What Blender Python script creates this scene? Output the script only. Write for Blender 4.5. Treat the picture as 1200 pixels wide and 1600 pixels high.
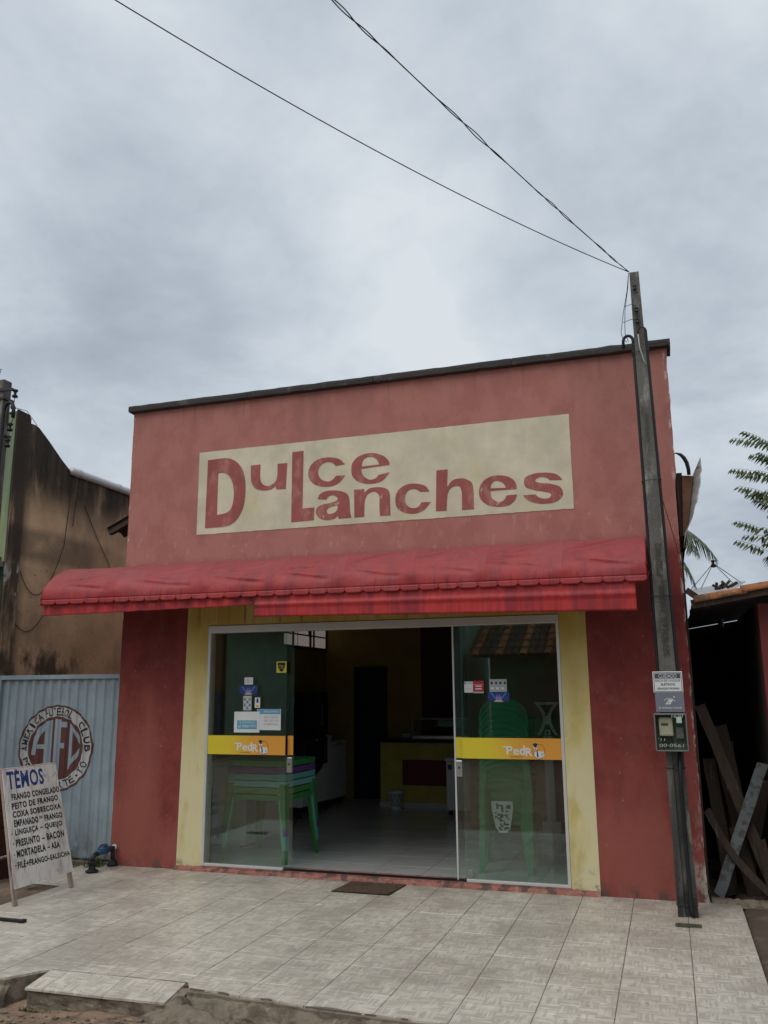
import bpy, bmesh, math, random
from mathutils import Vector, Matrix, noise
random.seed(7)
R = math.radians
PI = math.pi
for o in list(bpy.data.objects): bpy.data.objects.remove(o)
S = bpy.context.scene
COL = S.collection

# ------------------------------------------------------------------ camera
cam = bpy.data.cameras.new('camera'); co = bpy.data.objects.new('camera', cam); COL.objects.link(co)
yaw, pitch, roll = R(-18.0655), R(11.8247), R(-.459)
fw = Vector((math.sin(yaw)*math.cos(pitch), math.cos(yaw)*math.cos(pitch), math.sin(pitch)))
rt = Vector((math.cos(yaw), -math.sin(yaw), 0)); up = rt.cross(fw)
ra = rt*math.cos(roll)+up*math.sin(roll); rb = up*math.cos(roll)-rt*math.sin(roll)
co.matrix_world = Matrix(((ra.x, rb.x, -fw.x, 3.3594), (ra.y, rb.y, -fw.y, -7.4266), (ra.z, rb.z, -fw.z, 1.62), (0, 0, 0, 1)))
cam.sensor_fit = 'VERTICAL'; cam.sensor_height = 24; cam.lens = 1328.93/1600*24
cam.clip_start = .05; cam.clip_end = 2000
S.camera = co

# ------------------------------------------------------------------ view, sky and sun
S.view_settings.view_transform = 'Standard'; S.view_settings.look = 'None'
S.view_settings.exposure = .06; S.view_settings.gamma = 1
SUN_EL, SUN_AZ = 58, 205          # azimuth of the sun, degrees clockwise from +y
w = bpy.data.worlds.new('World'); S.world = w; w.use_nodes = True
N = w.node_tree.nodes; L = w.node_tree.links; N.clear()
out = N.new('ShaderNodeOutputWorld'); bg = N.new('ShaderNodeBackground'); bg.inputs[1].default_value = .1
L.new(bg.outputs[0], out.inputs[0])
sky = N.new('ShaderNodeTexSky'); sky.sky_type = 'NISHITA'; sky.sun_disc = False
sky.sun_elevation = R(SUN_EL); sky.sun_rotation = R(SUN_AZ); sky.dust_density = 3; sky.air_density = 1.2
tc = N.new('ShaderNodeTexCoord')
sep = N.new('ShaderNodeSeparateXYZ'); L.new(tc.outputs['Generated'], sep.inputs[0])
def wm(op, a, b=None, c=None):
    n = N.new('ShaderNodeMath'); n.operation = op
    for i, v in enumerate((a, b, c)):
        if v is None: continue
        if isinstance(v, (int, float)): n.inputs[i].default_value = v
        else: L.new(v, n.inputs[i])
    return n.outputs[0]
zz = wm('ADD', wm('MAXIMUM', sep.outputs[2], 0), .32)
cx = wm('DIVIDE', sep.outputs[0], zz); cy = wm('DIVIDE', sep.outputs[1], zz)
cmb = N.new('ShaderNodeCombineXYZ'); L.new(cx, cmb.inputs[0]); L.new(cy, cmb.inputs[1]); cmb.inputs[2].default_value = 3.7
def wn(scale, det, rough, dist):
    n = N.new('ShaderNodeTexNoise'); n.inputs['Scale'].default_value = scale; n.inputs['Detail'].default_value = det
    n.inputs['Roughness'].default_value = rough; n.inputs['Distortion'].default_value = dist
    L.new(cmb.outputs[0], n.inputs['Vector']); return n.outputs[0]
big = wn(.9, 3, .5, .4); mid = wn(2.4, 6, .55, .25); fine = wn(7, 6, .6, .1)
v = wm('ADD', wm('ADD', wm('MULTIPLY', big, .5), wm('MULTIPLY', mid, .4)), wm('MULTIPLY', fine, .12))
rp = N.new('ShaderNodeValToRGB'); L.new(v, rp.inputs[0])
e = rp.color_ramp.elements
e[0].position = .39; e[0].color = (3.3, 3.78, 4.4, 1)
e[1].position = .63; e[1].color = (7.0, 7.5, 7.95, 1)
x = e.new(.48); x.color = (4.35, 4.92, 5.65, 1)
x = e.new(.545); x.color = (5.5, 6.1, 6.75, 1)
mx = N.new('ShaderNodeMix'); mx.data_type = 'RGBA'; mx.inputs[0].default_value = .94
L.new(sky.outputs[0], mx.inputs[6]); L.new(rp.outputs[0], mx.inputs[7]); L.new(mx.outputs[2], bg.inputs[0])
sl = bpy.data.lights.new('sun', 'SUN'); sl.energy = 1.5; sl.angle = R(50); sl.color = (1, .95, .87)
so = bpy.data.objects.new('sun', sl); COL.objects.link(so)
sd = Vector((math.sin(R(SUN_AZ))*math.cos(R(SUN_EL)), math.cos(R(SUN_AZ))*math.cos(R(SUN_EL)), math.sin(R(SUN_EL))))
so.rotation_euler = sd.to_track_quat('Z', 'Y').to_euler(); so.location = (0, -20, 30)

# ------------------------------------------------------------------ materials
def mat(name, col, rough=.8, layers=(), bump=0, bscale=60, metallic=0, var=.12, vscale=3, spec=.35, extra=None, local=False, stretch=(1,1,1)):
    """base colour with gentle variation; layers = (colour, scale xyz, lo, hi, window, strength, detail)
    window = (axis, v0, v1): the layer fades in from v0 to v1 along a world axis"""
    m = bpy.data.materials.new(name); m.use_nodes = True
    T = m.node_tree; n_ = T.nodes; l_ = T.links
    P = n_['Principled BSDF']; P.inputs['Roughness'].default_value = rough; P.inputs['Metallic'].default_value = metallic
    P.inputs['Specular IOR Level'].default_value = spec
    if local: src = n_.new('ShaderNodeTexCoord').outputs['Object']
    else: src = n_.new('ShaderNodeNewGeometry').outputs['Position']
    sp = n_.new('ShaderNodeSeparateXYZ'); l_.new(src, sp.inputs[0])
    def nz(scale, det=5, rough_=.6, off=0, dist=0):
        mp = n_.new('ShaderNodeMapping'); l_.new(src, mp.inputs[0])
        sc = scale if isinstance(scale, tuple) else tuple(scale*q for q in stretch)
        mp.inputs['Scale'].default_value = sc; mp.inputs['Location'].default_value = (off, off*1.7, off*.6)
        t = n_.new('ShaderNodeTexNoise'); t.inputs['Scale'].default_value = 1; t.inputs['Detail'].default_value = det
        t.inputs['Roughness'].default_value = rough_; t.inputs['Distortion'].default_value = dist
        l_.new(mp.outputs[0], t.inputs['Vector']); return t.outputs[0]
    def mr(v, a, b, c=0., d=1.):
        q = n_.new('ShaderNodeMapRange'); q.interpolation_type = 'SMOOTHSTEP' if a < b else 'LINEAR'
        q.inputs[1].default_value = a; q.inputs[2].default_value = b; q.inputs[3].default_value = c; q.inputs[4].default_value = d
        l_.new(v, q.inputs[0]); return q.outputs[0]
    def mul(a, b):
        q = n_.new('ShaderNodeMath'); q.operation = 'MULTIPLY'; l_.new(a, q.inputs[0])
        if isinstance(b, float) or isinstance(b, int): q.inputs[1].default_value = b
        else: l_.new(b, q.inputs[1])
        return q.outputs[0]
    def mix(f, a, b):
        q = n_.new('ShaderNodeMix'); q.data_type = 'RGBA'
        if isinstance(f, float): q.inputs[0].default_value = f
        else: l_.new(f, q.inputs[0])
        for i, c in ((6, a), (7, b)):
            if isinstance(c, (tuple, list)): q.inputs[i].default_value = (c[0], c[1], c[2], 1)
            else: l_.new(c, q.inputs[i])
        return q.outputs[2]
    dk = tuple(max(0, c*(1-var)) for c in col); lt = tuple(min(1, c*(1+var)) for c in col)
    cur = mix(mr(nz(vscale, 4, .6), .3, .7), dk, lt)
    for k, ly in enumerate(layers):
        c, sc, lo, hi, win, st = ly[:6]
        msk = mr(nz(sc, ly[6] if len(ly) > 6 else 5, .62, 3.1*(k+1)), lo, hi)
        wins = [] if win is None else ([win] if isinstance(win[0], str) else list(win))
        for wi in wins:
            msk = mul(msk, mr(sp.outputs['xyz'.index(wi[0])], wi[1], wi[2]))
        cur = mix(mul(msk, float(st)), cur, c)
    if extra: cur = extra(n_, l_, src, sp, cur, nz, mr, mul, mix)
    l_.new(cur, P.inputs['Base Color'])
    if bump:
        b = n_.new('ShaderNodeBump'); b.inputs['Strength'].default_value = bump; b.inputs['Distance'].default_value = .01
        l_.new(nz(bscale, 6, .65, 9), b.inputs['Height']); l_.new(b.outputs[0], P.inputs['Normal'])
    return m
PALE = (.62, .60, .55)
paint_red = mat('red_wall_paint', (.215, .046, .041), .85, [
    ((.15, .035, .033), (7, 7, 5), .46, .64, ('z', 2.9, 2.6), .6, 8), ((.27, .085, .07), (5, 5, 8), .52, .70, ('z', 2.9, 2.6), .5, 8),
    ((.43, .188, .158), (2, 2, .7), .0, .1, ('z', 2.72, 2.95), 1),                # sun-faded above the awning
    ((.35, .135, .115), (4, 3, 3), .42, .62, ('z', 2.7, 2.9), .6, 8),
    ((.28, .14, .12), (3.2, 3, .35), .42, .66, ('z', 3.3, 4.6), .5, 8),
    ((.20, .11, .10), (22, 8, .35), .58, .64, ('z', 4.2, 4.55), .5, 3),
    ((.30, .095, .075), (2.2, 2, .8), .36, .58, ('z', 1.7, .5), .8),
    ((.115, .028, .028), (2.5, 2, .6), .42, .62, (('z', 1.2, 2.2), ('z', 2.9, 2.65)), .5),  # darker patches below the awning, its shade painted into the wall colour
    ((.29, .095, .072), (1.2, 2, .3), .36, .56, (('x', -1.32, -1.5), ('z', 2.4, 1.2)), .8),
    ((.56, .42, .38), (60, 60, 18), .66, .74, None, .5, 8),
    ((.56, .38, .33), (16, 16, 8), .56, .66, (('z', 2.6, 3.0), ('z', 3.5, 3.05)), .32, 8),
    ((.10, .075, .06), (9, 9, 6), .46, .62, ('z', .14, .02), .85, 8),
    ((.34, .32, .28), (11, 11, 6), .45, .56, (('x', 3.40, 3.49), ('z', .70, .2)), .9, 8),
    ((.60, .52, .45), (24, 24, 8), .50, .60, ('x', 3.505, 3.535), .9, 8),
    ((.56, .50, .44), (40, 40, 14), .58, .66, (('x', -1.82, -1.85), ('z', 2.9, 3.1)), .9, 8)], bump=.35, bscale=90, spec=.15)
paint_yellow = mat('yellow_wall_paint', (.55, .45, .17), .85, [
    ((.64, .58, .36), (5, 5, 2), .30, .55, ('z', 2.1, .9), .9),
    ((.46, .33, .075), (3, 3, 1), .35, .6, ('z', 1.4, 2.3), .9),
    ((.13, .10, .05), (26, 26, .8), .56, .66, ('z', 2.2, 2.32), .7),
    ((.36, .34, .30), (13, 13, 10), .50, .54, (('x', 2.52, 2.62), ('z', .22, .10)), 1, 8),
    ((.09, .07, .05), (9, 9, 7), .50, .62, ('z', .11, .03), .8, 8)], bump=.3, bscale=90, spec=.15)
sill_pink = mat('pink_sill_plaster', (.31, .125, .10), .9, [
    ((.36, .27, .21), (22, 22, 22), .52, .64, None, .6, 8), ((.08, .06, .05), (9, 9, 9), .47, .60, None, .85, 8)], bump=.6, bscale=40)
cream = mat('cream_sign_paint', (.62, .575, .43), .85, [
    ((.60, .56, .28), (3, 3, 2), .52, .72, None, .5), ((.50, .47, .38), (4, 4, .5), .50, .7, None, .5),
    ((.45, .24, .2), (40, 40, 40), .70, .76, None, .5, 8)], bump=.25, bscale=90, spec=.15)
letter_red = mat('maroon_letter_paint', (.33, .105, .095), .85, [
    ((.47, .24, .20), (9, 9, 4), .50, .66, None, .6, 8), ((.60, .50, .33), (16, 16, 8), .64, .70, ('z', 3.6, 3.35), .8, 8)], bump=.25, bscale=90, spec=.15)
coping_m = mat('mossy_concrete_coping', (.055, .053, .05), .95, [((.15, .14, .13), (8, 8, 8), .55, .7, None, .6, 8)], bump=.8, bscale=25)
concrete = mat('grey_concrete', (.24, .23, .21), .92, [((.12, .11, .10), (4, 4, 4), .45, .65, None, .7), ((.34, .33, .31), (12, 12, 12), .6, .7, None, .5, 8)], bump=.5, bscale=40)
slab_m = mat('broken_concrete_edge', (.20, .165, .125), .95, [((.09, .07, .05), (9, 9, 9), .45, .62, None, .8, 8), ((.36, .32, .27), (25, 25, 25), .60, .7, None, .6, 8), ((.06, .085, .03), (8, 8, 8), .60, .68, None, .5)], bump=.9, bscale=30)
grout = mat('dark_grout', (.14, .12, .10), .95, bump=.3)
def tile_extra(n_, l_, src, sp, cur, nz, mr, mul, mix):
    # printed basket-weave: blocks of short strokes, turned a quarter from block to block
    def m2(op, a, b=0.):
        q = n_.new('ShaderNodeMath'); q.operation = op; l_.new(a, q.inputs[0])
        if isinstance(b, float): q.inputs[1].default_value = b
        else: l_.new(b, q.inputs[1])
        return q.outputs[0]
    ck = n_.new('ShaderNodeTexChecker'); ck.inputs['Scale'].default_value = 1/.098
    mp = n_.new('ShaderNodeMapping'); l_.new(src, mp.inputs[0]); mp.inputs['Location'].default_value = (.044, .05, .5); mp.inputs['Scale'].default_value = (1, 1, 0)
    l_.new(mp.outputs[0], ck.inputs['Vector'])
    a = nz((6, 62, 0), 1, .4, 1); b = nz((62, 6, 0), 1, .4, 2)
    mixn = n_.new('ShaderNodeMix'); mixn.data_type = 'FLOAT'
    l_.new(ck.outputs['Fac'], mixn.inputs[0]); l_.new(a, mixn.inputs[2]); l_.new(b, mixn.inputs[3])
    st = mr(mixn.outputs[0], .44, .58)
    cur = mix(mul(st, .50), cur, (.305, .28, .24))
    st2 = mr(mixn.outputs[0], .40, .34)
    cur = mix(mul(st2, .3), cur, (.60, .59, .56))
    ck2 = mr(nz((13, 13, 0), 1, .5, 5), .40, .62)
    cur = mix(mul(ck2, .22), cur, (.28, .26, .225))
    oi = n_.new('ShaderNodeObjectInfo'); cur = mix(mul(mr(oi.outputs['Random'], 0, 1), .16), cur, (.33, .30, .25))
    sp2 = mul(mr(nz((34, 34, 0), 3, .6, 12), .67, .71), .8); cur = mix(sp2, cur, (.13, .11, .085))
    dirt = mr(nz((1.3, 1.3, 0), 6, .65, 7), .44, .62)
    cur = mix(mul(dirt, .38), cur, (.21, .18, .145))
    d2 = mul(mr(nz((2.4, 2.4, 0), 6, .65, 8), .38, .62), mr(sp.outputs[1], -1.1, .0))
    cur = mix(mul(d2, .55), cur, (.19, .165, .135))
    return cur
tile_m = mat('beige_porcelain_tile', (.59, .545, .465), .42, bump=.12, bscale=40, var=.05, vscale=2, extra=tile_extra, spec=.4)
itile_m = mat('white_floor_tile', (.50, .51, .50), .16, [((.36, .36, .34), (2, 2, 2), .45, .7, None, .4)], var=.04, spec=.5)
inner_yellow = mat('ochre_inner_wall', (.30, .205, .05), .8, bump=.1)
inner_maroon = mat('maroon_inner_wall', (.075, .02, .028), .8)
ceil_m = mat('grey_ceiling', (.30, .29, .27), .9)
alu = mat('aluminium_frame', (.60, .60, .58), .4, metallic=.35, var=.05, spec=.5)
black_m = mat('black_plastic', (.012, .012, .013), .5, var=.2)
dark_metal = mat('dark_metal', (.05, .05, .052), .5, metallic=.5)
steel = mat('brushed_steel', (.5, .5, .48), .3, metallic=.9)
def awn_extra(n_, l_, src, sp, cur, nz, mr, mul, mix):
    g = n_.new('ShaderNodeNewGeometry'); s2 = n_.new('ShaderNodeSeparateXYZ'); l_.new(g.outputs['Normal'], s2.inputs[0])
    return mix(mul(mr(s2.outputs[2], .45, .95), .62), cur, (.25, .075, .082))     # dust lies on faces that look up
awn_m = mat('red_awning_vinyl', (.33, .025, .025), .55, [
    ((.16, .015, .03), (9, 5, .5), .46, .64, None, .5), ((.36, .07, .085), (2.4, 1.4, 1.4), .45, .7, None, .35), ((.13, .012, .025), (34, 8, .6), .58, .68, ('z', 2.80, 2.60), .5),
    ((.13, .012, .018), (28, 28, .9), .54, .66, ('z', 2.62, 2.50), .65)], bump=.15, bscale=160, extra=awn_extra, spec=.4)
awn_drop = mat('red_drop_curtain_vinyl', (.44, .030, .030), .55, [
    ((.19, .018, .03), (8, 9, .3), .46, .60, None, .7), ((.24, .02, .03), (26, 30, .6), .50, .62, None, .5)], bump=.12, bscale=160, spec=.4)
pole_m = mat('weathered_concrete_pole', (.13, .127, .115), .95, [
    ((.30, .30, .27), (12, 12, 3), .50, .64, ('z', 1.9, 2.6), .8, 8), ((.035, .035, .033), (5, 5, 1.2), .42, .62, None, .75),
    ((.018, .018, .018), (6, 6, 2), .30, .5, ('z', .7, .1), .9), ((.25, .25, .19), (14, 14, 3), .55, .66, ('z', 1.2, .7), .5, 8)], bump=.9, bscale=28)
brown_wall = mat('stained_ochre_render', (.70, .49, .30), .95, [
    ((.66, .50, .34), (4, 4, 4), .50, .7, None, .5, 8),
    ((.30, .22, .15), (1.1, 1.1, .8), .44, .62, None, .6, 8),
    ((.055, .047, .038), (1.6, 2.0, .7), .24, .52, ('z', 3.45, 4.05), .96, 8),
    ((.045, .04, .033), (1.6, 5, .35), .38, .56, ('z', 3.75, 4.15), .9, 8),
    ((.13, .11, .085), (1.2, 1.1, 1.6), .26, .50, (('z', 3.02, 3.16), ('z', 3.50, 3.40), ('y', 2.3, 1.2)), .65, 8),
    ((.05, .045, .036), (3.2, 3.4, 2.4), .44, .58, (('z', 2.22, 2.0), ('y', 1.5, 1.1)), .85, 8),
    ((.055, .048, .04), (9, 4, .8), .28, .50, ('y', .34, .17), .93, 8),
    ((.40, .40, .38), (9, 9, 5), .54, .58, (('y', .25, .18), ('z', 2.5, 2.7), ('z', 3.05, 2.95)), .9, 8),
    ((.03, .02, .012), (17, 19, 13), .68, .71, (('z', 3.3, 3.1), ('z', 1.9, 2.0)), .9, 3)], bump=.6, bscale=30, spec=.1)
green_pale = mat('pale_green_render', (.27, .31, .165), .85, [((.12, .19, .14), (5, 5, .4), .45, .65, None, .6), ((.38, .44, .30), (9, 9, .7), .55, .7, None, .5)], bump=.2)
green_dark = mat('dark_green_render', (.03, .07, .045), .8)
gate_m = mat('blue_grey_gate_paint', (.27, .325, .355), .6, [
    ((.15, .20, .23), (30, 30, 1.1), .56, .68, None, .6, 8), ((.12, .10, .08), (60, 60, 2.5), .66, .72, None, .8, 8),
    ((.20, .26, .31), (2, 2, 1.2), .45, .65, None, .6), ((.11, .11, .085), (7, 7, 5), .45, .6, ('z', .3, .02), .8), ((.16, .075, .04), (14, 14, 5), .60, .68, ('z', .55, .05), .8, 8), ((.20, .15, .12), (26, 26, 1.5), .60, .70, ('z', 1.5, 1.78), .6, 8)], bump=.12, spec=.35)
emb_white = mat('emblem_white_paint', (.43, .43, .42), .7, [((.27, .31, .33), (30, 30, 3), .55, .66, None, .7, 8)])
emb_red = mat('emblem_maroon_paint', (.10, .035, .03), .7, [((.22, .20, .20), (60, 60, 3), .64, .72, None, .7, 8)])
emb_black = mat('emblem_black_paint', (.022, .02, .024), .7, [((.2, .2, .2), (60, 60, 5), .66, .74, None, .7, 8)])
board_m = mat('whitewashed_board', (.72, .68, .64), .8, [
    ((.20, .12, .085), (16, 16, 16), .57, .70, ('z', .8, 1.0), .85, 8), ((.38, .32, .30), (40, 40, 1.5), .52, .64, None, .6),
    ((.33, .24, .21), (5, 5, 2), .52, .68, None, .5)], bump=.25, bscale=60)
legwood = mat('worn_leg_wood', (.36, .29, .26), .85, [((.13, .07, .05), (20, 20, 2.5), .50, .64, None, .85, 8)], bump=.5, bscale=50)
ink_black = mat('black_sign_paint', (.016, .016, .022), .7, [((.25, .22, .21), (60, 60, 60), .68, .74, None, .5, 8)])
ink_blue = mat('blue_sign_paint', (.02, .045, .19), .7, [((.28, .28, .38), (30, 30, 12), .60, .70, None, .6, 8)])
wood_dark = mat('old_dark_wood', (.06, .043, .033), .9, [((.045, .033, .026), (14, 14, 1.2), .45, .6, None, .8), ((.20, .16, .13), (40, 40, 2), .6, .7, None, .5, 8)], bump=.7, bscale=45)
wood_brown = mat('brown_wood', (.06, .021, .01), .85, [((.02, .008, .005), (14, 14, 1.5), .45, .6, None, .8)], bump=.3)
wood_bluewhite = mat('peeling_blue_white_wood', (.15, .165, .175), .9, [((.09, .085, .08), (16, 16, 16), .48, .58, None, .9, 8)], bump=.6, bscale=50)
clay = mat('clay_roof_tile', (.34, .135, .055), .9, [((.08, .055, .04), (5, 5, 5), .48, .62, None, .85, 8), ((.48, .28, .15), (9, 9, 9), .6, .7, None, .5)], bump=.5, bscale=30)
clay_dark = mat('blackened_clay_tile', (.055, .042, .036), .95, [((.16, .08, .05), (6, 6, 6), .58, .68, None, .7)], bump=.5, bscale=30)
def glass_mat(name, tint, k=1.):
    m = bpy.data.materials.new(name); m.use_nodes = True; T = m.node_tree; n_ = T.nodes; n_.clear()
    o_ = n_.new('ShaderNodeOutputMaterial'); mx_ = n_.new('ShaderNodeMixShader'); tr = n_.new('ShaderNodeBsdfTransparent'); gl = n_.new('ShaderNodeBsdfGlossy')
    tr.inputs[0].default_value = (*tint, 1); gl.inputs['Roughness'].default_value = .015
    lw = n_.new('ShaderNodeLayerWeight'); lw.inputs[0].default_value = .5
    p5 = n_.new('ShaderNodeMath'); p5.operation = 'POWER'; p5.inputs[1].default_value = 5; T.links.new(lw.outputs['Facing'], p5.inputs[0])
    ma = n_.new('ShaderNodeMath'); ma.operation = 'MULTIPLY_ADD'; ma.inputs[1].default_value = .9; ma.inputs[2].default_value = .045*k; T.links.new(p5.outputs[0], ma.inputs[0])
    T.links.new(ma.outputs[0], mx_.inputs[0]); T.links.new(tr.outputs[0], mx_.inputs[1]); T.links.new(gl.outputs[0], mx_.inputs[2]); T.links.new(mx_.outputs[0], o_.inputs[0])
    return m
glass = glass_mat('greenish_glass', (.90, .945, .93), 1.45)
glass_clear = glass_mat('clear_plastic', (.92, .93, .91))
def flat(name, c, rough=.6, **k): return mat(name, c, rough, var=.05, **k)
white_enamel = flat('white_enamel', (.62, .63, .64), .35)
print_white = flat('print_white', (.62, .64, .64)); print_black = flat('print_black', (.02, .02, .025))
print_blue = flat('print_light_blue', (.10, .32, .46)); print_navy = flat('print_navy', (.025, .045, .20)); print_red = flat('print_red', (.42, .03, .04))
print_yellow = flat('print_yellow', (.62, .55, .06)); print_grey = flat('print_grey', (.35, .37, .38)); print_purple = flat('print_violet', (.24, .16, .42))
def band_extra(n_, l_, src, sp, cur, nz, mr, mul, mix):
    q = n_.new('ShaderNodeMath'); q.operation = 'ADD'; l_.new(sp.outputs[0], q.inputs[0]); q.inputs[1].default_value = 0
    a = mr(q.outputs[0], -.75, -.25); b = mr(q.outputs[0], 1.75, 2.25); c = mr(q.outputs[0], .9, 1.0, 1, 0)
    m1 = mul(a, c); q2 = n_.new('ShaderNodeMath'); q2.operation = 'MAXIMUM'; l_.new(m1, q2.inputs[0]); l_.new(b, q2.inputs[1])
    return mix(q2.outputs[0], cur, (.66, .30, .045))
band_m = mat('yellow_to_orange_vinyl_print', (.66, .53, .035), .45, var=.03, extra=band_extra)
tgreen = flat('green_plastic', (.03, .20, .05), .35); tpurple = flat('purple_plastic', (.12, .05, .20), .35); tteal = flat('teal_plastic', (.10, .33, .30), .35)
tlteal = flat('pale_teal_plastic', (.16, .38, .35), .35); tolive = flat('leaf_green_plastic', (.06, .22, .06), .35); cgreen = flat('dark_green_chair_plastic', (.035, .22, .085), .3)
ground_m = mat('dry_dirt', (.27, .18, .125), .95, [
    ((.16, .105, .07), (3, 3, 3), .42, .62, None, .8, 8), ((.40, .31, .24), (16, 16, 16), .56, .66, None, .7, 8),
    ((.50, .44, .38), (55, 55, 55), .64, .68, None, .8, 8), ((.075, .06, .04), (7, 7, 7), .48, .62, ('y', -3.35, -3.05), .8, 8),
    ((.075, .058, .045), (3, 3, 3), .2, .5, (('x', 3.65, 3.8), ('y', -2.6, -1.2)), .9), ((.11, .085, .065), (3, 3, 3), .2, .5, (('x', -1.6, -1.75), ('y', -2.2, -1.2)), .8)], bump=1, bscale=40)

# ------------------------------------------------------------------ helpers
def tag(o, label=None, cat=None, group=None, kind=None):
    if label: o['label'] = label
    if cat: o['category'] = cat
    if group: o['group'] = group
    if kind: o['kind'] = kind
    return o
def thing(name, label, cat, loc=(0, 0, 0), group=None):
    o = bpy.data.objects.new(name, None); COL.objects.link(o); o.location = loc; o.empty_display_size = .1
    return tag(o, label, cat, group)
class MB:
    def __init__(s): s.v = []; s.f = []; s.mi = []; s.m = 0
    def add(s, vs, fs):
        b = len(s.v); s.v += [tuple(q) for q in vs]
        for f in fs: s.f.append([b+i for i in f]); s.mi.append(s.m)
        return s
    def box(s, x0, x1, y0, y1, z0, z1, M=None):
        vs = [Vector((x, y, z)) for z in (z0, z1) for y in (y0, y1) for x in (x0, x1)]
        if M: vs = [M @ q for q in vs]
        return s.add(vs, [(0, 2, 3, 1), (4, 5, 7, 6), (0, 1, 5, 4), (1, 3, 7, 5), (3, 2, 6, 7), (2, 0, 4, 6)])
    def frust(s, c0, a0, b0, c1, a1, b1, t=None):
        """box between rectangle (centre c0, half a0,b0 in x,y) and (c1,a1,b1)"""
        vs = []
        for c, a, b in ((c0, a0, b0), (c1, a1, b1)):
            for sy in (-1, 1):
                for sx in (-1, 1): vs.append(Vector(c)+Vector((sx*a, sy*b, 0)))
        return s.add(vs, [(0, 2, 3, 1), (4, 5, 7, 6), (0, 1, 5, 4), (1, 3, 7, 5), (3, 2, 6, 7), (2, 0, 4, 6)])
    def bar(s, p, q, w, h, upv=(0, 0, 1)):
        p, q = Vector(p), Vector(q); d = (q-p).normalized(); u = Vector(upv); sd_ = d.cross(u)
        if sd_.length < 1e-4: sd_ = d.cross(Vector((1, 0, 0)))
        sd_.normalize(); u = sd_.cross(d)
        vs = [c+sd_*(sx*w/2)+u*(sy*h/2) for c in (p, q) for sy in (-1, 1) for sx in (-1, 1)]
        return s.add(vs, [(0, 2, 3, 1), (4, 5, 7, 6), (0, 1, 5, 4), (1, 3, 7, 5), (3, 2, 6, 7), (2, 0, 4, 6)])
    def tube(s, pts, r, n=8, close=True):
        pts = [Vector(p) for p in pts]; rs = r if isinstance(r, (list, tuple)) else [r]*len(pts)
        b = []; ref = None
        for i, p in enumerate(pts):
            d = (pts[min(i+1, len(pts)-1)]-pts[max(i-1, 0)]).normalized()
            if ref is None:
                ref = d.orthogonal().normalized()
            ref = (ref-d*ref.dot(d)).normalized(); bi = d.cross(ref)
            b += [p+(ref*math.cos(2*PI*k/n)+bi*math.sin(2*PI*k/n))*rs[i] for k in range(n)]
        fs = [(i*n+k, i*n+(k+1) % n, (i+1)*n+(k+1) % n, (i+1)*n+k) for i in range(len(pts)-1) for k in range(n)]
        if close: fs += [tuple(range(n))[::-1], tuple((len(pts)-1)*n+k for k in range(n))]
        return s.add(b, fs)
    def lathe(s, prof, c=(0, 0, 0), n=16, M=None):
        vs = []
        for r, z in prof:
            for k in range(n):
                q = Vector((r*math.cos(2*PI*k/n), r*math.sin(2*PI*k/n), z))
                vs.append((M @ q if M else q)+Vector(c))
        m = len(prof)
        fs = [(i*n+k, i*n+(k+1) % n, (i+1)*n+(k+1) % n, (i+1)*n+k) for i in range(m-1) for k in range(n)]
        fs += [tuple(range(n))[::-1], tuple((m-1)*n+k for k in range(n))]
        return s.add(vs, fs)
    def prism(s, poly, a0, a1, axis='y'):
        """polygon (2d) pushed from a0 to a1 along an axis; other two axes in xyz order"""
        def P(p, a): return {'y': (p[0], a, p[1]), 'x': (a, p[0], p[1]), 'z': (p[0], p[1], a)}[axis]
        n = len(poly); vs = [P(p, a0) for p in poly]+[P(p, a1) for p in poly]
        return s.add(vs, [tuple(range(n)), tuple(range(2*n-1, n-1, -1))]+[(i, i+n, (i+1) % n+n, (i+1) % n) for i in range(n)])
    def quad(s, a, b, c, d): return s.add([a, b, c, d], [(0, 1, 2, 3)])
    def grid(s, fn, nu, nv):
        vs = [fn(i/nu, j/nv) for j in range(nv+1) for i in range(nu+1)]
        return s.add(vs, [(j*(nu+1)+i, j*(nu+1)+i+1, (j+1)*(nu+1)+i+1, (j+1)*(nu+1)+i) for j in range(nv) for i in range(nu)])
    def mesh(s, name, mats, smooth=False, fix=True):
        me = bpy.data.meshes.new(name); me.from_pydata(s.v, [], s.f)
        if not isinstance(mats, (list, tuple)): mats = [mats]
        for m in mats: me.materials.append(m)
        for p, i in zip(me.polygons, s.mi): p.material_index = i
        if fix:
            bm = bmesh.new(); bm.from_mesh(me); bmesh.ops.recalc_face_normals(bm, faces=bm.faces[:]); bm.to_mesh(me); bm.free()
        if smooth: me.polygons.foreach_set('use_smooth', [True]*len(me.polygons))
        return me
    def build(s, name, mats, parent=None, bevel=0, smooth=False, loc=None, fix=True):
        return link(name, s.mesh(name, mats, smooth, fix), parent, bevel, loc)
def link(name, me, parent=None, bevel=0, loc=None):
    o = bpy.data.objects.new(name, me); COL.objects.link(o)
    if parent is not None:
        o.parent = parent
        if loc is None: o.matrix_parent_inverse = Matrix.Translation(-WL(parent))
        else: o.location = loc
    elif loc is not None: o.location = loc
    if bevel:
        b = o.modifiers.new('bevel', 'BEVEL'); b.width = bevel; b.segments = 2; b.limit_method = 'ANGLE'; b.angle_limit = R(40)
    return o
def WL(o):
    p = Vector(o.location)
    if o.parent is not None: p += o.matrix_parent_inverse.translation+WL(o.parent)
    return p
def copy_tree(o, parent=None, mats=None):
    c = o.copy(); COL.objects.link(c)
    if parent is not None: c.parent = parent
    for ch in list(o.children): copy_tree(ch, c)
    return c
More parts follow.
